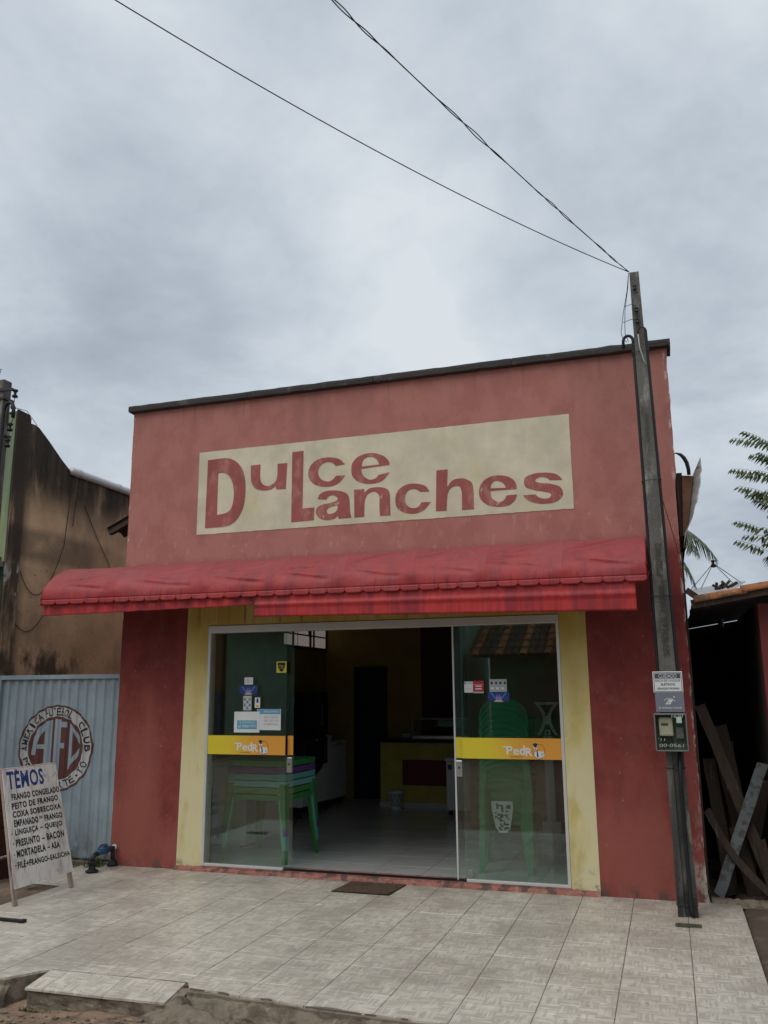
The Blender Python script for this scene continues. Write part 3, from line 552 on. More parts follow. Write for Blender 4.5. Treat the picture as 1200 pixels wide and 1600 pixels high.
# painted sign on the wall: cream panel, maroon letters
GLYPHS = [('D',[[(-0.947,3.931),(-0.877,3.934),(-0.808,3.937),(-0.748,3.935),(-0.705,3.928),(-0.671,3.915),(-0.641,3.899),(-0.612,3.877),(-0.587,3.85),(-0.566,3.821),(-0.548,3.788),(-0.535,3.751),(-0.524,3.711),(-0.517,3.666),(-0.514,3.618),(-0.513,3.57),(-0.515,3.522),(-0.519,3.475),(-0.528,3.431),(-0.54,3.391),(-0.557,3.354),(-0.576,3.322),(-0.597,3.294),(-0.622,3.271),(-0.649,3.253),(-0.675,3.24),(-0.703,3.233),(-0.743,3.228),(-0.805,3.226),(-0.879,3.226),(-0.955,3.226)],[(-0.826,3.785),(-0.807,3.787),(-0.788,3.788),(-0.768,3.785),(-0.746,3.777),(-0.723,3.764),(-0.703,3.748),(-0.687,3.728),(-0.674,3.705),(-0.663,3.679),(-0.653,3.648),(-0.647,3.614),(-0.642,3.58),(-0.641,3.545),(-0.643,3.508),(-0.647,3.475),(-0.653,3.446),(-0.661,3.42),(-0.673,3.399),(-0.688,3.383),(-0.706,3.371),(-0.729,3.363),(-0.758,3.357),(-0.791,3.355),(-0.824,3.352)]]),('u',[[(-0.458,3.832),(-0.354,3.833),(-0.355,3.785),(-0.356,3.736),(-0.354,3.696),(-0.349,3.669),(-0.342,3.649),(-0.33,3.633),(-0.314,3.62),(-0.294,3.61),(-0.274,3.606),(-0.252,3.607),(-0.229,3.613),(-0.209,3.623),(-0.193,3.636),(-0.179,3.654),(-0.17,3.681),(-0.166,3.722),(-0.166,3.772),(-0.167,3.823),(-0.062,3.821),(-0.074,3.56),(-0.177,3.565),(-0.181,3.6),(-0.198,3.588),(-0.215,3.577),(-0.236,3.568),(-0.262,3.564),(-0.29,3.562),(-0.319,3.564),(-0.349,3.57),(-0.379,3.579),(-0.404,3.592),(-0.423,3.609),(-0.437,3.63),(-0.447,3.652),(-0.453,3.673),(-0.455,3.696),(-0.457,3.723),(-0.458,3.756),(-0.458,3.794)]]),('L',[[(-0.008,3.927),(0.111,3.93),(0.107,3.35),(0.231,3.352),(0.227,3.227),(-0.01,3.223)]]),('c',[[(0.547,3.755),(0.527,3.775),(0.508,3.795),(0.485,3.812),(0.458,3.823),(0.428,3.832),(0.396,3.837),(0.361,3.839),(0.324,3.839),(0.289,3.833),(0.256,3.822),(0.225,3.806),(0.2,3.786),(0.182,3.761),(0.17,3.731),(0.164,3.703),(0.164,3.679),(0.169,3.655),(0.18,3.633),(0.195,3.613),(0.214,3.593),(0.238,3.577),(0.265,3.565),(0.296,3.556),(0.327,3.549),(0.357,3.546),(0.387,3.546),(0.416,3.549),(0.444,3.556),(0.471,3.567),(0.495,3.581),(0.514,3.6),(0.531,3.622),(0.547,3.644),(0.454,3.647),(0.445,3.635),(0.436,3.623),(0.424,3.613),(0.408,3.604),(0.39,3.598),(0.371,3.597),(0.35,3.6),(0.328,3.608),(0.309,3.619),(0.293,3.633),(0.281,3.65),(0.273,3.668),(0.268,3.688),(0.268,3.709),(0.272,3.728),(0.281,3.746),(0.293,3.763),(0.307,3.776),(0.324,3.785),(0.342,3.79),(0.361,3.792),(0.381,3.791),(0.401,3.787),(0.418,3.78),(0.431,3.77),(0.44,3.758),(0.45,3.746)]]),('e',[[(0.998,3.707),(0.996,3.72),(0.994,3.734),(0.988,3.748),(0.977,3.763),(0.963,3.779),(0.946,3.794),(0.923,3.807),(0.896,3.82),(0.869,3.83),(0.841,3.837),(0.812,3.841),(0.783,3.841),(0.75,3.837),(0.717,3.829),(0.687,3.818),(0.662,3.803),(0.642,3.784),(0.626,3.764),(0.617,3.743),(0.613,3.721),(0.612,3.698),(0.612,3.675),(0.615,3.651),(0.622,3.629),(0.636,3.609),(0.655,3.59),(0.678,3.574),(0.704,3.561),(0.734,3.551),(0.764,3.543),(0.793,3.539),(0.821,3.538),(0.85,3.54),(0.879,3.544),(0.909,3.553),(0.935,3.566),(0.957,3.586),(0.976,3.611),(0.995,3.635),(0.888,3.618),(0.879,3.608),(0.87,3.597),(0.859,3.589),(0.843,3.582),(0.825,3.577),(0.807,3.577),(0.789,3.581),(0.772,3.59),(0.756,3.601),(0.742,3.614),(0.73,3.63),(0.721,3.646),(0.717,3.662),(0.715,3.678),(0.713,3.694)],[(0.716,3.714),(0.72,3.734),(0.724,3.755),(0.73,3.772),(0.742,3.785),(0.758,3.795),(0.774,3.802),(0.791,3.804),(0.809,3.803),(0.826,3.8),(0.841,3.795),(0.856,3.787),(0.868,3.776),(0.878,3.759),(0.886,3.74),(0.894,3.72)]]),('a',[[(0.266,3.431),(0.273,3.448),(0.281,3.465),(0.292,3.479),(0.309,3.49),(0.33,3.498),(0.354,3.503),(0.381,3.506),(0.412,3.505),(0.442,3.503),(0.473,3.498),(0.503,3.491),(0.53,3.482),(0.552,3.471),(0.569,3.457),(0.582,3.44),(0.59,3.417),(0.593,3.391),(0.595,3.363),(0.597,3.335),(0.598,3.306),(0.6,3.28),(0.603,3.26),(0.608,3.243),(0.612,3.226),(0.484,3.222),(0.475,3.252),(0.463,3.243),(0.451,3.233),(0.435,3.225),(0.411,3.221),(0.383,3.218),(0.356,3.219),(0.33,3.224),(0.306,3.233),(0.285,3.244),(0.269,3.26),(0.256,3.279),(0.249,3.297),(0.248,3.315),(0.253,3.332),(0.261,3.347),(0.273,3.357),(0.29,3.365),(0.311,3.372),(0.338,3.376),(0.37,3.378),(0.399,3.382),(0.425,3.388),(0.449,3.395),(0.465,3.403),(0.473,3.412),(0.474,3.422),(0.469,3.432),(0.458,3.442),(0.442,3.451),(0.425,3.457),(0.408,3.457),(0.391,3.453),(0.377,3.447),(0.368,3.44),(0.361,3.43),(0.354,3.42)],[(0.473,3.356),(0.447,3.353),(0.421,3.35),(0.399,3.345),(0.382,3.336),(0.368,3.325),(0.36,3.314),(0.36,3.302),(0.365,3.289),(0.373,3.28),(0.385,3.275),(0.401,3.275),(0.417,3.277),(0.433,3.282),(0.448,3.289),(0.461,3.298),(0.467,3.308),(0.471,3.32),(0.474,3.331)]]),('n',[[(0.64,3.493),(0.742,3.492),(0.743,3.455),(0.76,3.469),(0.778,3.484),(0.798,3.494),(0.825,3.499),(0.854,3.5),(0.884,3.499),(0.914,3.494),(0.944,3.487),(0.968,3.475),(0.983,3.463),(0.991,3.447),(0.997,3.415),(0.999,3.359),(1.0,3.289),(1.0,3.218),(0.899,3.222),(0.897,3.257),(0.895,3.292),(0.894,3.324),(0.895,3.355),(0.897,3.383),(0.895,3.407),(0.888,3.425),(0.878,3.44),(0.866,3.45),(0.854,3.457),(0.839,3.46),(0.824,3.459),(0.806,3.454),(0.788,3.446),(0.772,3.433),(0.761,3.417),(0.753,3.397),(0.746,3.368),(0.743,3.326),(0.742,3.275),(0.741,3.224),(0.643,3.224)]]),('c',[[(1.383,3.417),(1.372,3.436),(1.36,3.456),(1.343,3.472),(1.32,3.485),(1.292,3.494),(1.261,3.5),(1.229,3.504),(1.195,3.505),(1.162,3.5),(1.13,3.488),(1.101,3.471),(1.078,3.45),(1.063,3.425),(1.055,3.398),(1.052,3.37),(1.052,3.341),(1.057,3.312),(1.067,3.287),(1.084,3.267),(1.107,3.251),(1.133,3.238),(1.164,3.227),(1.199,3.22),(1.232,3.218),(1.264,3.221),(1.294,3.23),(1.323,3.244),(1.348,3.264),(1.371,3.29),(1.394,3.316),(1.305,3.321),(1.295,3.306),(1.286,3.291),(1.274,3.279),(1.259,3.273),(1.242,3.27),(1.225,3.27),(1.208,3.274),(1.19,3.28),(1.175,3.29),(1.163,3.304),(1.153,3.32),(1.146,3.338),(1.143,3.357),(1.143,3.376),(1.147,3.395),(1.154,3.413),(1.165,3.429),(1.178,3.442),(1.193,3.449),(1.211,3.453),(1.228,3.454),(1.243,3.452),(1.257,3.448),(1.269,3.442),(1.278,3.436),(1.286,3.428),(1.293,3.421)]]),('h',[[(1.453,3.611),(1.56,3.613),(1.551,3.444),(1.568,3.465),(1.585,3.487),(1.605,3.504),(1.63,3.513),(1.658,3.517),(1.685,3.516),(1.711,3.512),(1.735,3.503),(1.756,3.491),(1.773,3.479),(1.786,3.464),(1.794,3.432),(1.798,3.372),(1.797,3.296),(1.796,3.22),(1.685,3.22),(1.687,3.269),(1.689,3.318),(1.689,3.36),(1.687,3.392),(1.682,3.416),(1.675,3.433),(1.664,3.444),(1.65,3.448),(1.635,3.448),(1.619,3.447),(1.602,3.442),(1.587,3.433),(1.573,3.419),(1.562,3.4),(1.553,3.371),(1.547,3.328),(1.544,3.275),(1.541,3.223),(1.441,3.227)]]),('e',[[(2.19,3.375),(2.19,3.394),(2.189,3.413),(2.185,3.431),(2.174,3.449),(2.159,3.467),(2.14,3.482),(2.116,3.495),(2.086,3.505),(2.056,3.512),(2.025,3.515),(1.993,3.515),(1.962,3.51),(1.933,3.499),(1.905,3.484),(1.882,3.464),(1.866,3.441),(1.854,3.414),(1.848,3.387),(1.847,3.36),(1.852,3.332),(1.862,3.307),(1.877,3.285),(1.897,3.266),(1.922,3.25),(1.953,3.238),(1.988,3.229),(2.022,3.224),(2.055,3.223),(2.087,3.226),(2.115,3.232),(2.138,3.244),(2.156,3.259),(2.171,3.275),(2.18,3.291),(2.186,3.308),(2.191,3.325),(2.099,3.323),(2.09,3.307),(2.081,3.292),(2.071,3.28),(2.059,3.272),(2.045,3.267),(2.032,3.265),(2.019,3.268),(2.006,3.273),(1.993,3.281),(1.981,3.29),(1.97,3.301),(1.96,3.315),(1.955,3.333),(1.953,3.355),(1.95,3.376)],[(1.951,3.4),(1.955,3.414),(1.959,3.429),(1.965,3.441),(1.975,3.452),(1.987,3.46),(2.0,3.466),(2.013,3.466),(2.026,3.464),(2.039,3.459),(2.052,3.452),(2.065,3.443),(2.077,3.432),(2.084,3.42),(2.089,3.407),(2.094,3.394)]]),('s',[[(2.597,3.427),(2.583,3.445),(2.569,3.463),(2.55,3.478),(2.525,3.489),(2.494,3.496),(2.461,3.502),(2.426,3.505),(2.389,3.505),(2.356,3.503),(2.326,3.497),(2.299,3.489),(2.278,3.478),(2.266,3.465),(2.26,3.449),(2.258,3.433),(2.259,3.416),(2.263,3.399),(2.274,3.384),(2.295,3.372),(2.322,3.361),(2.349,3.352),(2.374,3.344),(2.4,3.339),(2.424,3.333),(2.446,3.327),(2.467,3.322),(2.483,3.316),(2.491,3.309),(2.494,3.301),(2.494,3.293),(2.49,3.285),(2.483,3.276),(2.473,3.27),(2.46,3.267),(2.444,3.266),(2.428,3.267),(2.413,3.27),(2.397,3.275),(2.384,3.282),(2.373,3.291),(2.364,3.301),(2.355,3.312),(2.246,3.311),(2.257,3.296),(2.269,3.28),(2.285,3.266),(2.307,3.253),(2.332,3.242),(2.359,3.233),(2.385,3.226),(2.413,3.223),(2.441,3.222),(2.472,3.222),(2.503,3.225),(2.531,3.232),(2.553,3.243),(2.572,3.258),(2.585,3.274),(2.593,3.289),(2.596,3.304),(2.595,3.319),(2.59,3.336),(2.582,3.353),(2.567,3.368),(2.545,3.38),(2.516,3.39),(2.487,3.398),(2.456,3.404),(2.423,3.408),(2.397,3.413),(2.379,3.419),(2.367,3.425),(2.36,3.432),(2.358,3.44),(2.361,3.448),(2.369,3.455),(2.381,3.46),(2.398,3.465),(2.415,3.466),(2.43,3.465),(2.445,3.46),(2.459,3.455),(2.471,3.448),(2.481,3.439),(2.491,3.43)]])]

def wallmesh(loops, y, m, name, parent):
    me = curve_mesh(loops, .0008); me.materials.clear(); me.materials.append(m)
    me.transform(Matrix(((1, 0, 0, 0), (0, 0, -1, y), (0, 1, 0, 0), (0, 0, 0, 1))))
    return link(name, me, parent)
edge = []
cs = [(-1.048, 4.02), (2.682, 4.025), (2.684, 3.160), (-1.05, 3.163)]
for a, b in zip(cs, cs[1:]+cs[:1]):
    n = max(2, int((Vector(a)-Vector(b)).length/.045))
    for k in range(n):
        t_ = k/n; edge.append((a[0]+(b[0]-a[0])*t_+.003*fbm(k*.8, a[0]), a[1]+(b[1]-a[1])*t_+.004*fbm(k*.7, a[1], 3)))
psign = wallmesh([edge], -.0025, cream, 'painted_sign_panel', shop)
for ch, loops in GLYPHS: wallmesh(loops, -.0055, letter_red, 'painted_letter', psign)

# ================================================================== GLASS SHOPFRONT
gf = thing('glass_shopfront', 'glass shopfront with sliding door open between two panes with yellow bands', 'glass doors', (.8, .05, .044))
MB().box(-.87, 2.5, -.012, .10, 2.175, 2.245).build('head_rail', alu, gf, .003)
MB().box(-.87, -.845, -.008, .06, .045, 2.175).build('jamb', alu, gf, .002)
MB().box(2.475, 2.5, -.008, .06, .045, 2.175).build('jamb', alu, gf, .002)
MB().box(-.845, -.045, -.006, .035, .045, .068).build('bottom_track', alu, gf, .002)
MB().box(1.64, 2.475, -.006, .035, .045, .068).build('bottom_track', alu, gf, .002)
MB().box(-.045, 1.64, .0, .07, .0445, .05).build('floor_guide', black_m, gf)
gpl = link('glass_panel', MB().box(-.845, -.04, .006, .014, .068, 2.176).mesh('glass_panel', glass), gf, loc=None)
gpr = MB().box(1.63, 2.475, .006, .014, .068, 2.176).build('glass_panel', glass, gf)
gsl = MB().box(-.80, .02, .05, .058, .052, 2.176).build('sliding_glass_leaf', glass, gf)
gsr = MB().box(1.56, 2.36, .05, .058, .052, 2.176).build('sliding_glass_leaf', glass, gf)
MB().box(1.548, 1.562, .044, .064, .05, 2.175).build('edge_profile', alu, gsr)
MB().box(-.845, -.04, .001, .0055, 1.040, 1.212).build('printed_band', band_m, gpl)
MB().box(1.63, 2.475, .001, .0055, 1.040, 1.212).build('printed_band', band_m, gpr)
MB().box(-.036, .02, .046, .0495, 1.040, 1.212).build('printed_band', band_m, gsl)
MB().box(1.563, 1.626, .046, .0495, 1.040, 1.212).build('printed_band', band_m, gsr)
for g_, x, s_ in ((gsl, -.012, 1), (gsr, 1.590, -1)):
    MB().box(x-.028, x+.028, .030, .0495, .885, 1.02).box(x-.026, x+.026, .058, .078, .887, 1.018).build('lock', steel, g_, .006)
    MB().lathe([(.009, 0), (.009, .006)], (x, .030, .96), 12, Matrix.Rotation(R(90), 4, 'X')).build('key_cylinder', dark_metal, g_)
MB().lathe([(.027, -.012), (.031, 0), (.027, .012)], (1.668, .03, .105), 16, Matrix.Rotation(R(90), 4, 'X')).build('roller', steel, gsr)
def logo(x0, parent):
    y = -.0006; m_ = MB(); m_.m = 0
    U1, V1 = Vector((1, 0, 0)), Vector((0, 0, 1))
    put_text(m_, 'Pe', (x0, y, 1.075), U1, V1, .110, .072, .035); put_text(m_, 'd', (x0+.113, y, 1.075), U1, V1, .045, .078, .035); put_text(m_, 'R', (x0+.162, y, 1.068), U1, V1, .058, .066, .035)
    m_.prism([(x0-.035, 1.145), (x0+.0, 1.145), (x0-.004, 1.135), (x0-.028, 1.137)], y, y+.001)
    def disc(cx_, cz, rx, rz, yy, n=18): m_.add([(cx_+rx*math.cos(2*PI*k/n), yy, cz+rz*math.sin(2*PI*k/n)) for k in range(n)], [tuple(range(n))])
    c = x0+.275
    m_.m = 1; put_text(m_, 'conveniencia', (x0+.03, y, 1.056), U1, V1, .105, .010, .0)
    disc(c, 1.105, .052, .062, y+.0003)
    m_.m = 2; disc(c, 1.105, .049, .059, y-.0002)
    m_.m = 0; disc(c-.005, 1.08, .036, .030, y-.0006); disc(c-.03, 1.14, .017, .026, y-.0006); disc(c+.026, 1.082, .020, .026, y-.0010)
    m_.m = 1; disc(c-.03, 1.16, .019, .013, y-.0012); disc(c-.028, 1.143, .014, .006, y-.0012); disc(c-.030, 1.125, .009, .004, y-.0012)
    m_.prism([(c-.02, 1.115), (c-.012, 1.115), (c-.004, 1.06), (c-.018, 1.06)], y-.0016, y-.0014)
    for k in range(3): m_.prism([(c+.014, 1.068+k*.011), (c+.040, 1.070+k*.011), (c+.040, 1.072+k*.011), (c+.014, 1.070+k*.011)], y-.0018, y-.0016)
    m_.build('band_logo', [print_white, print_black, band_m], parent, fix=False)
logo(-.535, gpl); logo(2.012, gpr)
def sticker(parent, x0, x1, z0, z1, mats, deco, label, y=.0035):
    m_ = MB(); m_.box(x0, x1, y, y+.0015, z0, z1)
    def rect(mi, a, b, c, d, lift=.0006):
        m_.m = mi; X = lambda u: x0+(x1-x0)*u; Z = lambda u: z0+(z1-z0)*u
        m_.box(X(a), X(b), y-lift, y-.0001, Z(c), Z(d))
    def tx(mi, s_, a, b, c, d):
        m_.m = mi; put_text(m_, s_, (x0+(x1-x0)*a, y-.0012, z0+(z1-z0)*c), (1, 0, 0), (0, 0, 1), (x1-x0)*(b-a), (z1-z0)*(d-c), .02)
    deco(rect, tx); o = m_.build('sticker', mats, parent, fix=False); o['label'] = label
PR = [print_white, print_blue, print_navy, print_red, print_black, print_yellow, print_grey, print_purple]
sticker(gpl, -.475, -.385, 1.682, 1.748, PR, lambda r, t: ([r(6, .05+.1*(i*2+1), .12+.1*(i*2+1), .2+.3*j, .35+.3*j) for i in range(4) for j in range(2)], r(4, .40, .44, .1, .9)), 'small white sticker with a grid of dots')
def party(r, t):
    for k in range(5): r(1, .14+.05*k, .18+.05*k, .85-.13*k, .98-.13*k, .0009); r(1, .82-.05*k, .86-.05*k, .85-.13*k, .98-.13*k, .0009)
    r(7, .38, .62, .25, .6, .0007); r(7, .43, .57, .6, .8, .0007); r(0, .47, .53, .55, .86, .0011); r(5, .30, .70, .08, .16, .0011); r(6, .36, .64, .16, .25, .0011)
    for k in range(6): r(4, .02+.05*k, .05+.05*k, 0, .30-.04*k, .0013); r(4, .95-.05*k, .98-.05*k, 0, .30-.04*k, .0013)
sticker(gpl, -.526, -.335, 1.583, 1.668, [print_navy]+PR[1:], party, 'dark blue photo sticker')
sticker(gpl, -.483, -.395, 1.442, 1.577, [print_grey, print_grey, print_navy, print_red, print_black, print_yellow, print_white, print_purple], lambda r, t: ([r(2 if (i+j) % 2 else 6, .12+.3*i, .26+.3*i, .12+.2*j, .22+.2*j) for i in range(3) for j in range(4)], r(6, .1, .9, .9, .95)), 'grey sticker with rows of icons')
sticker(gpl, -.361, -.306, 1.466, 1.560, PR, lambda r, t: (r(2, .3, .7, .5, .85), r(2, .38, .62, .85, .95), r(5, .25, .75, .08, .3), r(3, .35, .65, .12, .2, .001)), 'narrow white sticker with a blue figure')
sticker(gpl, -.573, -.308, 1.240, 1.431, PR, lambda r, t: (r(1, .12, .9, .16, .58), t(0, 'TELEATENDIMENTO', .2, .84, .44, .52), t(0, '63 99283 9717', .18, .86, .24, .37)), 'white notice with a blue phone number box')
sticker(gpl, -.335, -.091, 1.263, 1.454, PR, lambda r, t: (r(1, .02, .98, .76, .99), t(0, 'FUNCIONAMENTO', .3, .92, .83, .93), [t(6, s_, .3, .9, .58-.17*k, .66-.17*k) for k, s_ in enumerate(('SEG A SEXTA', '08 AS 18', 'DOMINGO'))]), 'white opening hours notice with a blue header', .0055)
def shield(r, t): r(4, .12, .88, .62, .9); r(4, .18, .82, .35, .62); r(4, .3, .7, .15, .35, .0007); r(4, .42, .58, .08, .15, .0007); r(5, .3, .5, .6, .66, .001); r(5, .5, .68, .54, .6, .001); r(5, .28, .72, .40, .43, .001)
sticker(gpl, -.143, -.040, 1.787, 1.892, [print_yellow]+PR[1:], shield, 'square yellow sticker with a black shield')
sticker(gpr, 1.661, 1.738, 1.593, 1.687, PR, lambda r, t: (r(4, .05, .2, .78, .92), r(6, .4, .9, .80, .88), r(6, .1, .9, .3, .35)), 'small white sticker beside the red one')
sticker(gpr, 1.741, 1.833, 1.587, 1.692, [print_red]+PR[1:]+[print_white], lambda r, t: (r(8, .2, .8, .52, .62), r(8, .2, .8, .30, .40), r(6, .0, 1, .0, .12), r(6, .0, 1, .68, .72)), 'red and white sticker')
sticker(gpr, 1.884, 2.035, 1.598, 1.704, [print_grey]+PR[1:]+[print_white], lambda r, t: ([r(2 if i == 1 else 4, .08+.25*i, .2+.25*i, .60, .8) for i in range(4)], [r(8, .08+.3*i, .24+.3*i, .2, .35) for i in range(3)]), 'pale grey sticker with small icons')
sticker(gpr, 1.867, 2.053, 1.508, 1.594, [print_navy]+PR[1:], party, 'dark blue photo sticker')

# ================================================================== AWNING
aw = thing('awning', 'faded red vinyl awning with scalloped edge over the shop entrance', 'awning', (.44, 0, 2.86))
AX0, AX1 = -2.378, 3.262
hoops = [AX0, -1.55, -.62, .10, .73, 1.35, 1.98, 2.61, AX1]
def awnp(x, t_):
    """t_ 0 at the wall .. 1 at the front lip"""
    a = t_*PI/2; u_ = (x-AX0)/(AX1-AX0)
    k = max(i for i in range(len(hoops)) if hoops[i] <= x+1e-6); k = min(k, len(hoops)-2)
    h = (x-hoops[k])/(hoops[k+1]-hoops[k]); sag = max(0, math.sin(PI*h))**.7
    front = 2.500-.026*u_
    y = -.60*math.sin(a); z_ = front+(2.878-.012*u_-front)*math.cos(a)
    cr = 0
    for j_, s_ in enumerate((-.12, .03, .18, .34, .52)):
        hh = h
        c_ = .72-.04*j_-s_*hh*1.1-.02*math.sin(hh*6+j_)+.03*noise.noise(Vector((x*1.5, j_*3.1, k)))
        cr -= (.024 if j_ % 2 else .032)*math.exp(-((t_-c_)/(.013+.016*hh))**2)*max(0, math.sin(PI*min(1, hh*1.15)))**.6*(.7+.6*noise.noise(Vector((x*2.2, j_, k))))
    wr = cr+.006*math.sin((h*1.3+t_*1.9)*7+k*2)*sag*math.sin(PI*t_)+.009*fbm(x*.9+t_*1.4, t_*2.2, k)*math.sin(PI*min(1, t_*1.05))+.0025*fbm(x*7, t_*6)+.0035*fbm(x*13+t_*16, t_*5-x*3, 3)*math.sin(PI*min(1, t_*1.02))
    d = -.030*sag*math.sin(PI*t_)+wr
    y += -d*math.sin(a)*1.; z_ += d*math.cos(a)
    if t_ > .62: y += -.010*math.sin((t_-.62)/.38*PI)*1.2           # crease above the lip
    return Vector((x, y-.003, z_))
m_ = MB(); m_.grid(lambda u, v_: awnp(AX0+(AX1-AX0)*u, v_), 420, 44)
can = m_.build('canopy', awn_m, aw, smooth=True, fix=False)
sm_ = can.modifiers.new('solid', 'SOLIDIFY'); sm_.thickness = .0012; sm_.offset = 0
NS = 34; SWd = (AX1-AX0)/NS
for k in range(NS):
    x0 = AX0+k*SWd; m_ = MB(); n = 12
    dz0 = random.uniform(-.004, .004); fl = random.uniform(-.006, .012)
    for j in range(n+1):
        u_ = j/n; x = x0+SWd*u_
        p = awnp(x, 1.0); e_ = min(u_, 1-u_)
        dep = .026+.022*min(1, (e_/.16))**.5
        for i in range(5):
            m_.v.append((x, p.y-.5*fl*math.sin(PI*u_)*(i/4)**2-.004*(i/4), p.z-dep*i/4))
    m_.f = [(j*5+i, j*5+i+1, (j+1)*5+i+1, (j+1)*5+i) for j in range(n) for i in range(4)]; m_.mi = [0]*len(m_.f)
    o = m_.build('scallop', awn_m, aw, smooth=True, fix=False); s2 = o.modifiers.new('solid', 'SOLIDIFY'); s2.thickness = .0012; s2.offset = 0
# hoop frame and front bar
for x in hoops:
    MB().tube([Vector((x+(.01 if x < 0 else -.01), -.575*math.sin(a), 2.49+.36*math.cos(a))) for a in [PI/2*i/10 for i in range(11)]], .009, 6).build('hoop', alu, aw, smooth=True)
MB().tube([(AX0+.01, -.556, 2.492), (AX1-.01, -.556, 2.467)], .009, 8).build('front_bar', alu, aw, smooth=True)
MB().tube([(AX0+.01, -.012, 2.86), (AX1-.01, -.012, 2.845)], .012, 8).build('wall_bar', alu, aw, smooth=True)
# closed left end and the little flap on the corner
m_ = MB(); m_.grid(lambda u, v_: (AX0+.004+.004*fbm(u*4, v_*4), -.59*u, 2.497+(.37*math.sqrt(max(0, 1-u*u)))*v_), 14, 6); m_.build('end_panel', awn_m, aw, fix=False)
m_ = MB(); m_.grid(lambda u, v_: (AX0-.012+.03*u*0+.012*fbm(v_*5, u*3), -.60+.09*u, 2.53-.085*v_+.01*math.sin(u*5)), 5, 6); m_.build('corner_flap', awn_m, aw, fix=False)
m_ = MB(); m_.grid(lambda u, v_: (AX1+.008+.010*math.sin(v_*4), -.62+.10*u*1, 2.47-.0*v_+.12*v_*(1-u*.3)), 5, 6); m_.build('corner_flap', awn_m, aw, fix=False)
def drop(name, x0, x1, zt, zb0, zb1, yy, amp, fold):
    def fn(u, v_):
        x = x0+(x1-x0)*u; zb = zb0+(zb1-zb0)*u; fz = min(1, v_*1.4)
        w_ = amp*math.sin(x*2*PI/.16+2*fbm(x*1.4, 1))*fz+amp*.8*fbm(x*9, v_)*fz
        y = yy+w_+(-.014*math.sin(PI*min(1, max(0, (v_-.42)/.2))) if fold else 0)
        return (x, y, zt+(zb-zt)*v_+.003*fbm(x*5, 2)*v_)
    o = MB().grid(fn, 240, 16).build(name, awn_drop, aw, smooth=True, fix=False); s_ = o.modifiers.new('solid', 'SOLIDIFY'); s_.thickness = .003
drop('drop_curtain', AX0+.005, -.115, 2.50, 2.348, 2.372, -.575, .007, False)
drop('drop_curtain', -.090, 3.170, 2.48, 2.268, 2.208, -.585, .003, True)
MB().tube([(-.09, -.575, 2.275), (3.17, -.575, 2.216)], .010, 8).build('hem_bar', awn_drop, aw, smooth=True)
MB().tube([(AX0+.02, -.55, 2.47), (AX1-.05, -.55, 2.44)], .028, 10).build('curtain_roll', awn_drop, aw, smooth=True)

# ================================================================== METER POLE
pl = thing('service_pole', 'tall grey tapered concrete pole with electricity meter before the red wall', 'pole', (3.38, -.45, 0))
B0, B1 = Vector((3.377, -.435, 0)), Vector((3.328, -.405, 5.075)); 
def pc(z_): return B0+(B1-B0)*(z_/5.075)
def pw(z_): return .0715-.033*(z_/5.075)
def pole_sec(z_):
    c, h = pc(z_), pw(z_); d_ = .052-.012*z_/5.075; g = .022; r_ = (.016 if z_ < 1.16 else .0035 if z_ < 2.9 else .0008)
    return [(c.x-h, c.y-d_), (c.x-g, c.y-d_), (c.x-g+.005, c.y-d_+r_), (c.x+g-.005, c.y-d_+r_), (c.x+g, c.y-d_), (c.x+h, c.y-d_), (c.x+h, c.y+d_), (c.x-h, c.y+d_)]
zsl = [0, .05]+[.15*k for k in range(1, 34)]+[5.05, 5.075]
m_ = MB(); 
for z_ in zsl:
    for x, y in pole_sec(z_): m_.v.append((x+.0018*fbm(z_*5, x*30), y+.0015*fbm(z_*5, x*20, 4), z_))
n = 8; m_.f = [(i*n+k, i*n+(k+1) % n, (i+1)*n+(k+1) % n, (i+1)*n+k) for i in range(len(zsl)-1) for k in range(n)]+[tuple(range(n))[::-1], tuple((len(zsl)-1)*n+k for k in range(n))]
m_.mi = [0]*len(m_.f); m_.build('shaft', pole_m, pl)
# letters scratched in the concrete
m_ = MB(); 
scr = flat('scratched_concrete', (.055, .055, .05), .95)
for s_, za, zb in (('SEMOLES', 1.86, 2.16), ('MARIA', 2.20, 2.40), ('F50/982', 2.48, 2.74)):
    m_ = MB(); p = pc(za); put_text(m_, s_, (p.x+.026, p.y-.0535, za), (0, 0, 1), (-1, 0, 0), zb-za, .044, .0)
    m_.build('scratched_lettering', scr, pl, fix=False)
def conduit(side, z0, z1, hook, col=black_m):
    pts = [(pc(z_).x+side*(pw(z_)+.010), pc(z_).y-.030, z_) for z_ in lin(z0, z1, 10)]
    top = Vector(pts[-1])
    for k in range(1, 10): a = PI*k/9; pts.append((top.x+hook*(1-math.cos(a)), top.y, top.z+abs(hook)*1.25*math.sin(a)))
    pts.append((top.x+2*hook, top.y, top.z-.06))
    MB().tube(pts, .013, 8).build('conduit', col, pl, smooth=True)
conduit(-1, 1.42, 4.46, -.040); conduit(1, 1.42, 4.53, -.030)
pts = [(3.40, -.52, 1.16), (3.392, -.50, .9), (3.396, -.497, .5), (3.40, -.50, .05), (3.41, -.51, .01)]
MB().tube(pts, .013, 8).build('ground_conduit', black_m, pl, smooth=True)
for z_ in (3.25, 2.32, 1.03, .08, 4.35):
    c, h = pc(z_), pw(z_)+(.012 if z_ > 1.4 else -.008); 
    loop = [(c.x-h-.012, c.y-.056, z_), (c.x+h+.012, c.y-.056, z_+.006), (c.x+h+.012, c.y+.056, z_), (c.x-h-.012, c.y+.056, z_-.004), (c.x-h-.012, c.y-.056, z_)]
    MB().tube(loop, .003, 5).build('wire_tie', black_m, pl)
